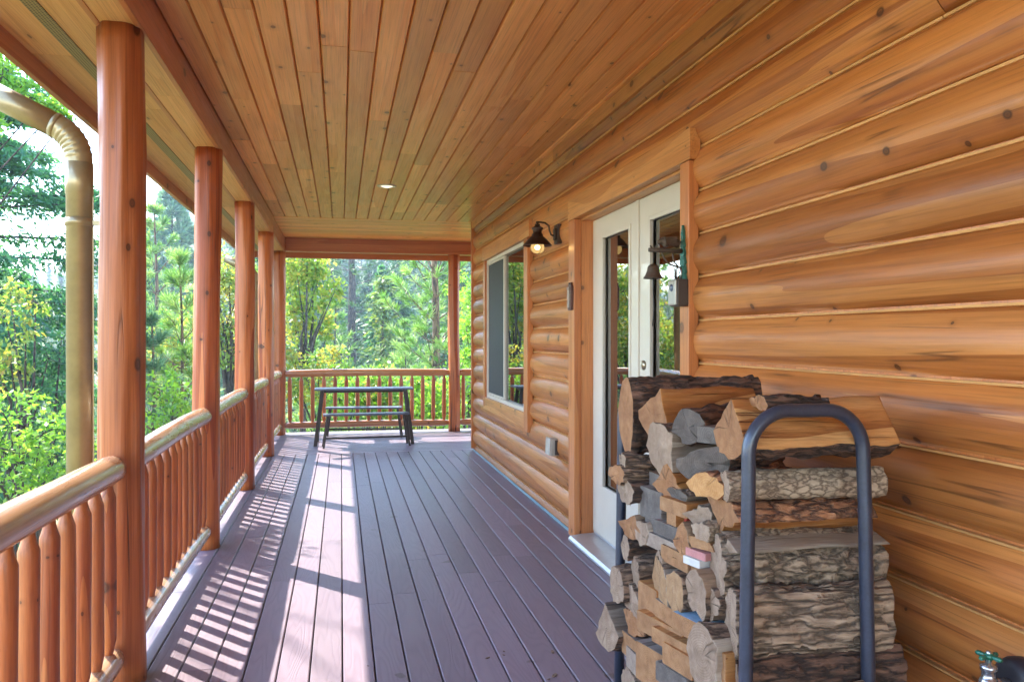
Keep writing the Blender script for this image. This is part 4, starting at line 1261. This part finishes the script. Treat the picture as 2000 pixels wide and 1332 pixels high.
log(1317, 1160, 32, 88, 'round', 'fresh', 'brown', 'brown', 'bright round log end with one long crack in the lower stack', Xe=1.06, L=.42, rot=4, seg=18)
log(1358, 1158, 34, 84, 'sliver', 'white', 'brown', 'brown', 'curved white crescent end between two big barked logs', Xe=1.075, L=.4, rot=6)
log(1402, 1108, 36, 110, 'round', 'white', 'grey', 'pale', 'thick lumpy grey barked log behind the front frame', Xe=1.065, L=.485, seg=40, rough=1.7, rot=-3)
log(1232, 1172, 36, 56, 'irr', 'white', 'grey', 'pale', 'white jagged split end below the outermost round log', Xe=1.05, L=.4, rot=6)
log(1264, 1173, 32, 56, 'board', 'tan', None, 'orange', 'orange timber end between two pale split ends', Xe=1.055, L=.4, rot=6)
log(1296, 1196, 32, 32, 'board', 'tan', None, 'grey', 'grey brown timber below the bright round end', Xe=1.06, L=.4, rot=6)
log(1186, 1225, 32, 80, 'wedge170', 'white', 'dark', 'grey', 'grey split log jutting out lowest at the far edge', Xe=1.00, L=.42, rot=6, seg=18)
log(1237, 1224, 32, 50, 'wedge20', 'tan', 'red', 'red', 'reddish split piece behind the jutting grey log', Xe=1.05, L=.4, rot=4)
log(1286, 1231, 78, 36, 'board', 'tan', None, 'orange', 'wide orange timber with clear grain in the lower stack', Xe=1.05, L=.4, rot=14)
log(1342, 1226, 52, 36, 'board', 'tan', None, 'blue', 'offcut with faded blue paint on its upper face', Xe=1.06, L=.38, rot=14)
log(1312, 1258, 72, 28, 'board', 'tan', None, 'orange', 'orange slat with a pale blue end in the lower stack', Xe=1.05, L=.4, rot=14)
log(1232, 1266, 32, 42, 'board', 'tan', None, 'grey', 'grey timber end under the jutting grey log', Xe=1.04, L=.4, rot=4)
log(1233, 1290, 18, 38, 'board', 'white', None, 'grey', 'pale square end at the lower far edge', Xe=1.035, L=.4)
log(1268, 1302, 48, 70, 'board', 'tan', None, 'grey', 'thick grey beam offcut at the bottom far side', Xe=1.04, L=.4, rot=14)
log(1322, 1290, 52, 40, 'board', 'tan', None, 'orange', 'orange block stacked against the tall white split end', Xe=1.05, L=.4, rot=12)
log(1309, 1326, 52, 36, 'board', 'grey', None, 'grey', 'grey block at the bottom beside the thick beam offcut', Xe=1.045, L=.4, rot=12)
log(1370, 1282, 50, 124, 'irr', 'white', 'brown', 'pale', 'tall white split end with dark cracks at the bottom', Xe=1.05, L=.42, rot=6, seg=18)
log(1396, 1296, 36, 60, 'board', 'tan', None, 'orange', 'orange timber squeezed between two tall white ends', Xe=1.075, L=.38, rot=6)
log(1427, 1217, 40, 132, 'round', 'white', 'ridged', 'pale', 'thick ridged grey barked log behind the front frame', Xe=1.06, L=.465, seg=40, rough=1.5, rot=-3)
log(1385, 1178, 30, 56, 'round', 'white', 'brown', 'brown', 'rough brown bark piece above the tall white split end', Xe=1.10, L=.36, rot=2, rough=1.6)
log(1432, 1316, 44, 74, 'half20', 'white', 'dark', 'pale', 'lowest visible log with pale top and black bark behind the frame', Xe=1.055, L=.505, seg=34, rough=1.3, rot=-3)
# hidden courses that carry the rest
for i, (px, py, w, h) in enumerate(((1232, 1345, 40, 60), (1275, 1375, 44, 70), (1320, 1385, 50, 80), (1372, 1400, 50, 110), (1430, 1420, 60, 120), (1240, 1410, 44, 70), (1290, 1450, 50, 80), (1350, 1490, 60, 90), (1430, 1530, 60, 110))):
    log(px, py, w, h, 'round', 'white', 'brown', 'brown', ['bark covered log low in the stack out of the frame', 'brown log in the lowest course of the stack'][i > 4], Xe=1.07, L=.42)

# bark crumbs fallen from the stack
mb = MB(); rc = random.Random(8)
for i in range(22):
    x = rc.uniform(.62, 1.10) if i < 17 else rc.uniform(-.2, .7); y = rc.uniform(2.55, 3.7)
    s_ = rc.uniform(.003, .011); a = rc.uniform(0, 3.14); c_, q_ = math.cos(a), math.sin(a)
    pts = [(x + c_*u*s_*1.8 - q_*v*s_, y + q_*u*s_*1.8 + c_*v*s_) for u, v in ((-1,-.4), (-.2,-.8), (.9,-.5), (1,.3), (.1,.7), (-.8,.5))]
    mb.prism(pts, 'Z', .0008, .0008 + s_*.5, 0, rc.random())
o = mb.build('bark_crumbs', B_['brown']); tag(o, kind='stuff')
# ---------------------------------------------------------------- terrain
def sstep(a, b, x):
    t = min(1, max(0, (x-a)/(b-a))); return t*t*(3-2*t)
def ground_z(x, y):
    d = max(0.0, math.hypot(max(0, abs(x-3)-5), max(0, y-8, -y-6)) - 1)
    z = -2.9 - .085*min(d, 45)
    if y > 42:
        s = sstep(-.42, -.12, x/max(1, y))
        z += (y-42)*(.085 + .135*s)*sstep(42, 75, y)
    elif x < -30: z += (-x-30)*.04
    z += 1.3*noise.noise((x*.045, y*.045, 0)) + .25*noise.noise((x*.3, y*.3, 4))*min(1, d*.3)
    return z
gx = np.concatenate([np.linspace(-260, -40, 34), np.linspace(-36, 30, 60), np.linspace(36, 200, 24)])
gy = np.concatenate([np.linspace(-60, -8, 10), np.linspace(-5, 60, 60), np.linspace(64, 300, 50)])
V = [(x, y, ground_z(x, y)) for y in gy for x in gx]
nx = len(gx)
F = [(j*nx+i, j*nx+i+1, (j+1)*nx+i+1, (j+1)*nx+i) for j in range(len(gy)-1) for i in range(nx-1)]
def ground_mat():
    m = NT('forest_floor')
    v = m.coords((1, 1, 1))
    n1 = m.noise(v, .35, 5.0, .6); n2 = m.noise(v, 4.0, 5.0, .65)
    col = m.ramp(n2, [(.3, (.07,.085,.03)), (.5, (.16,.18,.055)), (.72, (.30,.27,.12))])
    col = m.mix(m.ramp(n1, [(.4, 0.0), (.65, .7)]), col, (.17,.125,.07))
    m.bsdf(col, .95, m.bump(n2, .8, .08)); return m.m
ter = np_obj('terrain', V, F, ground_mat(), smooth=True); tag(ter, kind='structure')

# ---------------------------------------------------------------- foliage
L_ = dict(
 cedar=leafmat('cedar_spray', [(.035,.135,.080), (.065,.21,.10), (.10,.29,.11), (.19,.40,.11)], .5),
 oak=leafmat('oak_leaf', [(0.121,0.230,0.034), (0.216,0.338,0.047), (0.324,0.405,0.068), (0.459,0.405,0.081), (0.486,0.297,0.068)], .55),
 lime=leafmat('fresh_leaf', [(0.095,0.243,0.034), (0.176,0.365,0.047), (0.284,0.459,0.068), (0.405,0.486,0.095)], .55),
 yellow=leafmat('yellow_leaf', [(.10,.22,.04), (.19,.31,.06), (.30,.37,.08), (.42,.36,.08), (.36,.22,.06)], .55),
 needle=leafmat('pine_needle', [(0.081,0.203,0.041), (0.149,0.297,0.068), (0.257,0.405,0.121), (0.459,0.513,0.270)], .40),
 needle_b=leafmat('bluish_needle', [(0.041,0.135,0.081), (0.081,0.203,0.121), (0.149,0.284,0.162), (0.257,0.378,0.216)], .35),
 far=leafmat('far_needle', [(0.034,0.088,0.047), (0.061,0.142,0.061), (0.108,0.203,0.081), (0.162,0.243,0.095)], .30),
 far2=leafmat('far_leaf', [(0.068,0.149,0.041), (0.121,0.216,0.054), (0.203,0.270,0.068), (0.297,0.297,0.081)], .35))

def rhombs(C, D, N, ln, wd):
    """leaf quads: centres C, long directions D, normals N, lengths, widths"""
    D = D/np.maximum(1e-6, np.linalg.norm(D, axis=1, keepdims=True))
    S = np.cross(D, N); S /= np.maximum(1e-6, np.linalg.norm(S, axis=1, keepdims=True))
    ln = np.asarray(ln).reshape(-1, 1); wd = np.asarray(wd).reshape(-1, 1)
    V = np.empty((len(C), 4, 3))
    V[:,0] = C - D*ln*.5; V[:,1] = C + S*wd*.5; V[:,2] = C + D*ln*.5; V[:,3] = C - S*wd*.5
    return V.reshape(-1, 3), np.arange(len(C)*4).reshape(-1, 4)
def unit(n, r): 
    v = r.normal(size=(n, 3)); return v/np.linalg.norm(v, axis=1, keepdims=True)

class Tree:
    def __init__(s, name, label, cat, base, group=None):
        s.t = thing(name, label, cat, base, 0, group)
        s.wood = MB(); s.C, s.D, s.N, s.L, s.W, s.v = [], [], [], [], [], []
    def leaves(s, C, D, N, L, W, v):
        s.C.append(C); s.D.append(D); s.N.append(N); s.L.append(np.broadcast_to(L, len(C))); s.W.append(np.broadcast_to(W, len(C))); s.v.append(np.clip(v, 0, 1))
    def finish(s, leaf, bark):
        V, F = rhombs(np.concatenate(s.C), np.concatenate(s.D), np.concatenate(s.N), np.concatenate(s.L), np.concatenate(s.W))
        np_obj('crown', V, F, leaf, s.t, np.concatenate(s.v))
        if s.wood.V: s.wood.build('trunk', bark, s.t, fix=False)
        return s.t

def curve(p0, d, L, n, lift, r, wob=.12):
    pts = [np.array(p0, float)]; d = np.array(d, float)
    for i in range(n):
        d = d + np.array([0, 0, lift/n]) + r.normal(size=3)*wob/n
        d /= np.linalg.norm(d)
        pts.append(pts[-1] + d*L/n)
    return pts

def pine(name, label, base, H, R, leaf, bark, seed, whorls=12, per=5, z0=.15, up=.5, nlen=.16, nwid=.009, nd=46, tips=6, trunk=.09, group=None, lean=0, taper=.85, az=None):
    """long needled pine: whorls of upswept branches ending in needle brushes"""
    r = np.random.default_rng(seed)
    T = Tree(name, label, 'pine tree', base, group)
    tp = [np.array([lean*(z/H) + .03*math.sin(z*1.3+seed), .03*math.cos(z+seed), z]) for z in np.linspace(0, H, 14)]
    T.wood.tube(tp, [trunk*(1-.9*i/13)+.008 for i in range(14)], 9)
    def tuft(p, d, sc=1.0):
        n = int(nd*r.uniform(.7, 1.2))
        d = d/np.linalg.norm(d)
        u = unit(n, r); spread = r.uniform(.25, 1.05, (n, 1))
        dd = d*1.0 + u*spread; dd /= np.linalg.norm(dd, axis=1, keepdims=True)
        back = r.uniform(-.16, .02, (n, 1))*sc
        ln = nlen*sc*r.uniform(.75, 1.15, n)
        C = p + d*back + dd*(ln/2).reshape(-1, 1)
        dd[:, 2] -= .12
        T.leaves(C, dd, unit(n, r), ln, nwid*r.uniform(.8, 1.3, n), r.normal(.45 + .2*r.normal(), .22, n))
    for w in range(whorls):
        f = w/(whorls-1)
        z = H*(z0 + (1-z0)*f*.985)
        bl = R*((1-f)**taper + .07)*r.uniform(.85, 1.15)
        a0 = r.uniform(0, 6.28)
        for b in range(per):
            a = a0 + 2*math.pi*b/per + r.normal()*.25
            L = bl*r.uniform(.65, 1.1)
            d = np.array([math.cos(a), math.sin(a), up*(.5 + .9*f)])
            bp = curve((lean*z/H, 0, z), d/np.linalg.norm(d), L, 6, .45, r)
            T.wood.tube(bp, [max(.004, .018*(1-i/6.5)*min(1, L)) for i in range(7)], 5, caps=False)
            tuft(bp[-1], bp[-1]-bp[-2])
            for k in range(int(tips*min(1.3, .35+L/R))):
                q = r.uniform(.30, .97); i = min(5, int(q*6)); p = bp[i] + (bp[i+1]-bp[i])*(q*6-i)
                dv = bp[i+1]-bp[i]; dv /= np.linalg.norm(dv)
                sd = np.cross(dv, [0, 0, 1]); sd = sd/np.linalg.norm(sd)*r.choice([-1, 1])
                d2 = dv*.7 + sd*r.uniform(.4, 1.0) + np.array([0, 0, r.uniform(-.1, .5)]); d2 /= np.linalg.norm(d2)
                sl = L*r.uniform(.12, .34)
                e = p + d2*sl
                T.wood.tube([p, e], [.006, .004], 4, caps=False)
                tuft(e, d2 + np.array([0, 0, .25]), .9)
    tuft(np.array([lean, 0, H]), np.array([0, 0, 1.0]))
    return T.finish(leaf, bark)

def spray_tree(name, label, cat, base, H, R, leaf, bark, seed, nb=70, per=220, z0=.0, droop=.35, ln=.11, wd=.035, trunk=.18, shape=.7, group=None, layer=.10, gap=1.0, az=None, rise=.15):
    """cedar or fir: long level boughs carrying flat hanging sprays"""
    r = np.random.default_rng(seed)
    T = Tree(name, label, cat, base, group)
    T.wood.tube([(0.05*math.sin(z*2+seed), .05*math.cos(z*1.4), z) for z in np.linspace(0, H, 12)], [trunk*(1-.92*i/11)+.01 for i in range(12)], 10)
    for b in range(nb):
        f = (b + r.uniform(0, 1))/nb
        z = H*(z0 + (1-z0)*f)
        L = R*((1-f)**shape*.95 + .05)*r.uniform(.6, 1.1)
        a = r.uniform(0, 6.283) if az is None else r.normal(az, .75)
        d = np.array([math.cos(a), math.sin(a), rise + r.normal()*.08])
        bp = curve((0, 0, z), d/np.linalg.norm(d), L, 7, -droop, r, .2)
        T.wood.tube(bp, [max(.004, .028*(1-i/7.6)*min(1, L/1.2)) for i in range(8)], 5, caps=False)
        n = int(per*min(1.4, L/R + .25)*gap)
        m = max(3, n//22)
        for c in range(m):
            q = min(.999, r.beta(2.0, 1.3)); i = int(q*7); p = bp[i] + (bp[i+1]-bp[i])*(q*7-i)
            dv = bp[i+1]-bp[i]; dv /= np.linalg.norm(dv)
            sd = np.cross(dv, [0, 0, 1.0]); sd /= max(1e-6, np.linalg.norm(sd))
            side = r.choice([-1, 1])*r.uniform(.15, 1)
            td = dv*.8 + sd*side + np.array([0, 0, -.25*abs(r.normal())]); td /= np.linalg.norm(td)
            tl = L*r.uniform(.10, .26)*(1.25-q*.5)
            k = 22
            s = r.uniform(0, 1, (k, 1))
            C = p + td*s*tl + r.normal(size=(k, 3))*np.array([layer, layer, layer*.55])*(tl/.35+.3)
            C[:, 2] -= (s[:, 0]**2)*tl*.25
            D = td*1.0 + r.normal(size=(k, 3))*.55 + np.array([0, 0, -.25])
            N = np.array([0, 0, 1.0]) + r.normal(size=(k, 3))*.55
            cv = r.normal(.42, .16)
            T.leaves(C, D, N, ln*r.uniform(.6, 1.25, k), wd*r.uniform(.6, 1.3, k), r.normal(cv, .16, k))
    return T.finish(leaf, bark)

def broad(name, label, cat, base, clumps, leaf, bark, seed, n=150, ln=.085, wd=.05, stem=.05, limbs=True, group=None, flat=.8):
    """leafy tree or shrub from leaf clumps (x, y, z, r) round a forked stem; coordinates relative to the base"""
    r = np.random.default_rng(seed)
    T = Tree(name, label, cat, base, group)
    cx = np.array([c[:3] for c in clumps]); mid = cx.mean(0)
    fork = np.array([mid[0]*.4, mid[1]*.4, max(.2, cx[:, 2].min()*.75)])
    if limbs:
        T.wood.tube([(0, 0, 0), tuple(fork*.5 + r.normal(size=3)*.04), tuple(fork)], [stem*1.2, stem, stem*.85], 8)
    for (x, y, z, rad) in clumps:
        p = np.array([x, y, z])
        if limbs:
            m = (fork+p)/2 + r.normal(size=3)*.12*np.linalg.norm(p-fork)*.5
            T.wood.tube([fork, m, p], [stem*.55, stem*.35, .006], 5, caps=False)
        k = int(n*max(.3, (rad/.4)**2))
        sub = max(4, int(7*rad/.3))
        sc = p + unit(sub, r)*rad*(r.uniform(.35, 1, (sub, 1)))*np.array([1, 1, flat])
        for q in sc:
            if limbs: T.wood.tube([p, q], [.006, .003], 4, caps=False)
            kk = max(5, k//sub)
            C = q + r.normal(size=(kk, 3))*rad*.26
            D = r.normal(size=(kk, 3)) + (C-p)*1.2/rad + np.array([0, 0, -.3])
            N = np.array([0, 0, .8]) + r.normal(size=(kk, 3))*.75
            T.leaves(C, D, N, ln*r.uniform(.6, 1.25, kk), wd*r.uniform(.7, 1.25, kk), r.normal(r.normal(.45, .18), .17, kk))
    return T.finish(leaf, bark)

def spot(px, py, Y):
    """world point seen at that pixel, at distance Y along the porch"""
    return on_y(px, py, Y)
def clumps_px(lst, base):
    out = []
    for px, py, Y, rad in lst:
        p = on_y(px, py, Y); out.append((p.x-base[0], p.y-base[1], p.z-base[2], rad))
    return out
def gbase(px, Y, dx=0):
    p = on_y(px, 668, Y); return (p.x+dx, p.y, ground_z(p.x+dx, p.y))

# big cedar beyond the left railing
b = gbase(-70, 13.0)
spray_tree('cedar_tree', 'tall dark blue green cedar with level boughs left of the downspout', 'cedar tree', b, 9.6, 3.3, L_['cedar'], M['trunk'], 5, nb=150, per=900, z0=.10, droop=.30, ln=.13, wd=.042, trunk=.2, shape=.55, layer=.10, rise=.18)
# leafy oak whose boughs hang into the top left corner
b = (-5.9, 9.0, ground_z(-5.9, 9.0))
broad('oak_tree', 'bright green oak boughs hanging in the top left corner above the downspout', 'oak tree', b, clumps_px(
  [(5, 150, 8.6, .20), (45, 165, 8.8, .18), (15, 195, 8.7, .16), (80, 200, 8.9, .15), (110, 215, 9.0, .13), (60, 190, 8.8, .15), (130, 232, 9.1, .08), (-30, 140, 8.7, .3), (-60, 190, 8.6, .3), (-40, 240, 8.6, .25), (25, 130, 8.7, .2), (-90, 90, 8.8, .5), (-80, 0, 9.2, .5), (0, 60, 9.4, .35)], b),
  L_['lime'], M['trunk'], 9, n=420, ln=.07, wd=.04, stem=.03)
# sparse oak above the eave: dapples the deck
b = (-8.6, 13.2, ground_z(-8.6, 13.2))
ro = random.Random(4)
cl = []
for i in range(7):
    s = ro.uniform(0, 1)
    tgt = Vector((ro.uniform(-.35, .25), ro.choice((ro.uniform(2.2, 4.4), ro.uniform(2.5, 4.2), ro.uniform(7.4, 10.5))), 0))
    hgt = ro.uniform(8.6, 10.4)
    p = tgt + SUN_TO*(hgt/SUN_TO.z)
    cl.append((p.x-b[0], p.y-b[1], p.z-b[2], ro.uniform(.08, .2)))
broad('oak_tree', 'open crowned oak leaning over the eave beyond the left railing', 'oak tree', b, cl, L_['lime'], M['trunk'], 15, n=90, ln=.09, wd=.05, stem=.12)
# shrubs below the cedar
b = gbase(20, 9.2)
broad('shrub', 'yellow green shrub glowing at the left edge above the nearest handrail', 'shrub', b, clumps_px(
  [(10, 620, 9.4, .26), (50, 650, 9.5, .22), (20, 700, 9.2, .28), (70, 590, 9.8, .18), (-30, 660, 9.2, .35), (20, 570, 9.8, .2), (-20, 740, 9.2, .3), (60, 740, 9.6, .2)], b), L_['yellow'], M['trunk'], 21, n=330, ln=.075, wd=.035, stem=.05)
b = gbase(60, 8.2)
broad('shrub', 'fresh green shrub filling the lower left corner behind the nearest handrail', 'shrub', b, clumps_px(
  [(20, 830, 8.0, .30), (80, 850, 8.2, .28), (40, 900, 8.0, .3), (110, 890, 8.4, .24), (-20, 870, 7.8, .35), (60, 790, 8.4, .22), (120, 830, 8.7, .22), (150, 900, 8.6, .25), (5, 950, 7.6, .3), (100, 960, 8, .3)], b), L_['lime'], M['trunk'], 22, n=330, ln=.075, wd=.035, stem=.05)
b = gbase(95, 12.0)
broad('shrub', 'deep green bush below the cedar beside the downspout', 'shrub', b, clumps_px(
  [(95, 700, 12, .35), (60, 760, 12.2, .35), (115, 790, 12, .3), (30, 720, 12.5, .3), (120, 660, 12.4, .25), (90, 840, 12, .4), (20, 800, 12, .4)], b), L_['cedar'], M['trunk'], 23, n=330, ln=.08, wd=.035, stem=.06)
# between first and second post
b = gbase(337, 46)
pine('pine_tree', 'tall hazy blue pine against the sky between the first two posts', b, 9.3 - b[2], 3.6, L_['needle_b'], M['trunk'], 31, whorls=24, per=6, z0=.2, up=.35, nlen=.55, nwid=.075, nd=34, tips=7, trunk=.2)
b = gbase(300, 30)
pine('pine_tree', 'second blue green pine lower left of the tall hazy one', b, 3.6 - b[2], 2.2, L_['needle_b'], M['trunk'], 32, whorls=15, per=5, z0=.2, up=.4, nlen=.36, nwid=.04, nd=34, tips=6, trunk=.12)
b = gbase(352, 14)
pine('pine_tree', 'young bright green pine tip beside the second post', b, 2.75 - b[2], 1.0, L_['needle'], M['trunk_red'], 33, whorls=9, per=5, z0=.45, up=.6, nlen=.22, nwid=.010, nd=50, tips=4, trunk=.05)
b = gbase(296, 13)
pine('pine_tree', 'teal needled young pine against the first post', b, 1.75 - b[2], 1.0, L_['needle_b'], M['trunk_red'], 34, whorls=10, per=5, z0=.3, up=.6, nlen=.2, nwid=.010, nd=50, tips=4, trunk=.05)
b = gbase(330, 10.2)
broad('shrub', 'yellow green shrub low behind the railing between the first two posts', 'shrub', b, clumps_px(
  [(310, 760, 10, .25), (350, 790, 10, .25), (300, 815, 10, .25), (340, 740, 10.4, .18), (370, 770, 10.3, .2), (330, 850, 10, .3), (380, 840, 10, .3)], b), L_['lime'], M['trunk'], 35, n=330, ln=.075, wd=.04, stem=.04)
b = gbase(340, 18)
broad('shrub', 'pale yellowish bush farther off between the first two posts', 'shrub', b, clumps_px(
  [(340, 640, 18, .5), (370, 690, 18, .45), (310, 700, 18, .5), (365, 620, 18.5, .4), (335, 730, 18, .5), (290, 660, 19, .5)], b), L_['yellow'], M['trunk'], 36, n=300, ln=.11, wd=.06, stem=.06)
# oaks near the far corner
b = gbase(440, 17)
broad('oak_tree', 'yellow leaved oak showing between the second and third posts', 'oak tree', b, clumps_px(
  [(445, 520, 17, .5), (470, 560, 17, .5), (435, 590, 17, .45), (455, 640, 17, .5), (500, 540, 17.4, .5), (510, 620, 17.4, .5), (420, 540, 16.8, .4), (445, 690, 17, .5), (500, 680, 17, .5), (400, 640, 17, .4)], b), L_['yellow'], M['trunk'], 41, n=300, ln=.12, wd=.06, stem=.09)
b = gbase(585, 20)
broad('oak_tree', 'oak with turning gold leaves left in the view over the end railing', 'oak tree', b, clumps_px(
  [(580, 535, 20, .42), (620, 550, 20, .36), (600, 585, 20, .4), (640, 590, 19.8, .32), (575, 610, 20, .4), (625, 630, 20, .32), (655, 565, 19.6, .28), (590, 650, 20, .38), (640, 650, 20, .25), (565, 560, 20.3, .4), (610, 525, 20, .35), (560, 510, 20.3, .5), (600, 490, 20, .5)], b), L_['oak'], M['trunk'], 42, n=300, ln=.13, wd=.07, stem=.08)
b = gbase(640, 17)
broad('shrub', 'golden green shrub just above the end railing at left', 'shrub', b, clumps_px(
  [(575, 700, 17, .3), (620, 705, 17, .3), (650, 690, 17.2, .25), (600, 735, 17, .4), (660, 730, 17, .35), (570, 760, 17, .4), (630, 780, 17, .45)], b), L_['yellow'], M['trunk'], 43, n=300, ln=.11, wd=.06, stem=.05)
b = gbase(612, 24)
pine('pine_tree', 'small deep green pine behind the golden shrub', b, 1.45 + 24*(-10)/1590 - b[2], 1.0, L_['needle'], M['trunk'], 44, whorls=11, per=5, z0=.2, up=.5, nlen=.24, nwid=.022, nd=34, tips=4, trunk=.06)
# pine with long needles at the end of the porch
b = gbase(850, 20)
pine('pine_tree', 'long needled pine with orange brown trunk beside the end post', b, 9.5 - b[2], 1.9, L_['needle'], M['trunk_red'], 51, whorls=21, per=5, z0=.13, up=.75, nlen=.26, nwid=.013, nd=46, tips=6, trunk=.135, taper=.5)
b = gbase(790, 25)
pine('pine_tree', 'young pine standing left of the long needled pine', b, 1.9 - b[2], 1.2, L_['needle'], M['trunk'], 52, whorls=12, per=5, z0=.2, up=.6, nlen=.26, nwid=.018, nd=34, tips=4, trunk=.06)
b = gbase(687, 40)
pine('pine_tree', 'thin tall pine with dark trunk in the middle of the end view', b, 15 - b[2], 2.9, L_['far'], M['trunk'], 53, whorls=24, per=5, z0=.22, up=.05, nlen=.42, nwid=.04, nd=22, tips=5, trunk=.27, taper=.4)
b = gbase(745, 34)
spray_tree('fir_tree', 'dark pointed fir left of the long needled pine', 'fir tree', b, 4.4-b[2], 1.5, L_['cedar'], M['trunk'], 54, nb=60, per=200, z0=.05, droop=.3, ln=.26, wd=.10, trunk=.1, shape=.8, layer=.14)
b = gbase(655, 30)
pine('pine_tree', 'light green pine right of the golden oak', b, 3.0-b[2], 1.5, L_['needle'], M['trunk'], 55, whorls=13, per=5, z0=.2, up=.5, nlen=.28, nwid=.022, nd=30, tips=4, trunk=.08)
b = gbase(912, 17)
broad('shrub', 'sunlit green shrub between the end post and the house corner', 'shrub', b, clumps_px(
  [(910, 640, 17, .4), (935, 690, 17, .4), (905, 700, 17, .35), (925, 600, 17.5, .4), (900, 760, 17, .45), (950, 640, 17, .5), (940, 780, 17, .5), (905, 560, 18, .35)], b), L_['lime'], M['trunk'], 56, n=300, ln=.11, wd=.06, stem=.06)
for i, (px, Y, lab) in enumerate(((700, 16, 'low green bush seen through the balusters behind the table'), (770, 16.5, 'low bright bush seen through the balusters right of the table middle'), (840, 16, 'low green bush at the foot of the long needled pine'))):
    b = gbase(px, Y)
    rr = random.Random(70+i)
    broad('shrub', lab, 'shrub', b, clumps_px([(px+rr.uniform(-45, 45), rr.uniform(745, 850), Y+rr.uniform(-.5, .5), rr.uniform(.28, .45)) for _ in range(11)], b), L_[('lime', 'yellow', 'lime')[i]], M['trunk'], 60+i, n=280, ln=.11, wd=.055, stem=.04)
# trees farther left and behind, seen in the glass
for i, (x, y, h, lab) in enumerate(((-7.5, 17.5, 8.5, 'green pine left beyond the cedar'), (-5.0, 24, 8.0, 'green pine down the slope behind the cedar'), (-9.5, 24, 9.5, 'larger pine farther left on the slope'))):
    pine('pine_tree', lab, (x, y, ground_z(x, y)), h - ground_z(x, y) - 3.0, 2.4, L_['needle'], M['trunk_red'], 80+i, whorls=15, per=5, z0=.12, up=.5, nlen=.27, nwid=.022, nd=34, tips=5, trunk=.12)

# ---------------------------------------------------------------- forest on the far hillside
protos = []
for i in range(5):
    r = np.random.default_rng(900+i)
    H, Rr = 1.0, (.17, .20, .15, .22, .18)[i]
    Cs, Ds, Ns, vs_ = [], [], [], []
    nb = 120
    for bnum in range(nb):
        f = (bnum + r.uniform())/nb; z = .10 + .9*f; L = Rr*((1-f)**.75+.04)*r.uniform(.6, 1.15); a = r.uniform(0, 6.28)
        k = 17; s = r.uniform(.1, 1, (k, 1))
        d = np.array([math.cos(a), math.sin(a), -.25])
        Cs.append(np.array([0, 0, z]) + d*s*L + r.normal(size=(k, 3))*.016); Ds.append(d + r.normal(size=(k, 3))*.45); Ns.append(np.array([0, 0, 1.]) + r.normal(size=(k, 3))*.5)
        vs_.append(r.normal(r.normal(.42, .15), .15, k))
    C = np.concatenate(Cs); V, F = rhombs(C, np.concatenate(Ds), np.concatenate(Ns), .040*r.uniform(.6, 1.3, len(C)), .013*r.uniform(.7, 1.3, len(C)))
    mb = MB(); mb.tube([(0, 0, 0), (0, 0, .5), (0, 0, .95)], [.012, .009, .002], 6)
    n0 = len(V)
    me = None
    V = np.concatenate([V, np.array(mb.V)]); F2 = np.array([f for f in mb.F if len(f) == 4]) + n0
    F = np.concatenate([F, F2])
    o = np_obj('conifer', V, F, [L_['far' if i != 3 else 'far2'], M['trunk']], None, np.concatenate([np.clip(np.concatenate(vs_), 0, 1), np.full(len(F2), .5)]), mi=np.concatenate([np.zeros(len(C)), np.ones(len(F2))]))
    protos.append(o)
rt = random.Random(77); placed = 0; used_p = [False]*5
cand = []
while placed < 285:
    y = 30 + 150*rt.random()**1.35
    s = rt.uniform(-.40, .22)
    x = s*y
    if any((x-a)**2 + (y-c)**2 < (1.6 + y*.012)**2 for a, c in cand): continue
    # keep the view to the sky left of the tall pine
    if -.22 < s < -.14 and y < 60: continue
    cand.append((x, y)); k = rt.randrange(5)
    h = rt.uniform(7, 15) if s > -.13 else rt.uniform(4.5, 8.5)
    if y < 50: h *= .75
    o = protos[k] if not used_p[k] else protos[k].copy()
    if used_p[k]: COL.objects.link(o)
    used_p[k] = True
    o.location = (x, y, ground_z(x, y) - .2); o.scale = (h*rt.uniform(.85, 1.25),)*2 + (h,)
    o.rotation_euler = (0, 0, rt.uniform(0, 6.28))
    tag(o, 'hazy conifer in the forest on the far hillside', 'conifer', 'conifers of the hazy hillside forest')
    placed += 1

# ---------------------------------------------------------------- haze in the valley air
HAZE = 0.0017
if HAZE > 0:
    mb = MB(); mb.box(-262, 202, -62, 302, -16, 75)
    m = NT('valley_haze')
    pv = m.n('ShaderNodeVolumePrincipled'); pv.inputs['Color'].default_value = (.66,.82,1.0,1); pv.inputs['Density'].default_value = HAZE; pv.inputs['Anisotropy'].default_value = .2
    m.l(pv.outputs[0], m.out.inputs['Volume'])
    hz = mb.build('haze', m.m); tag(hz, kind='stuff')
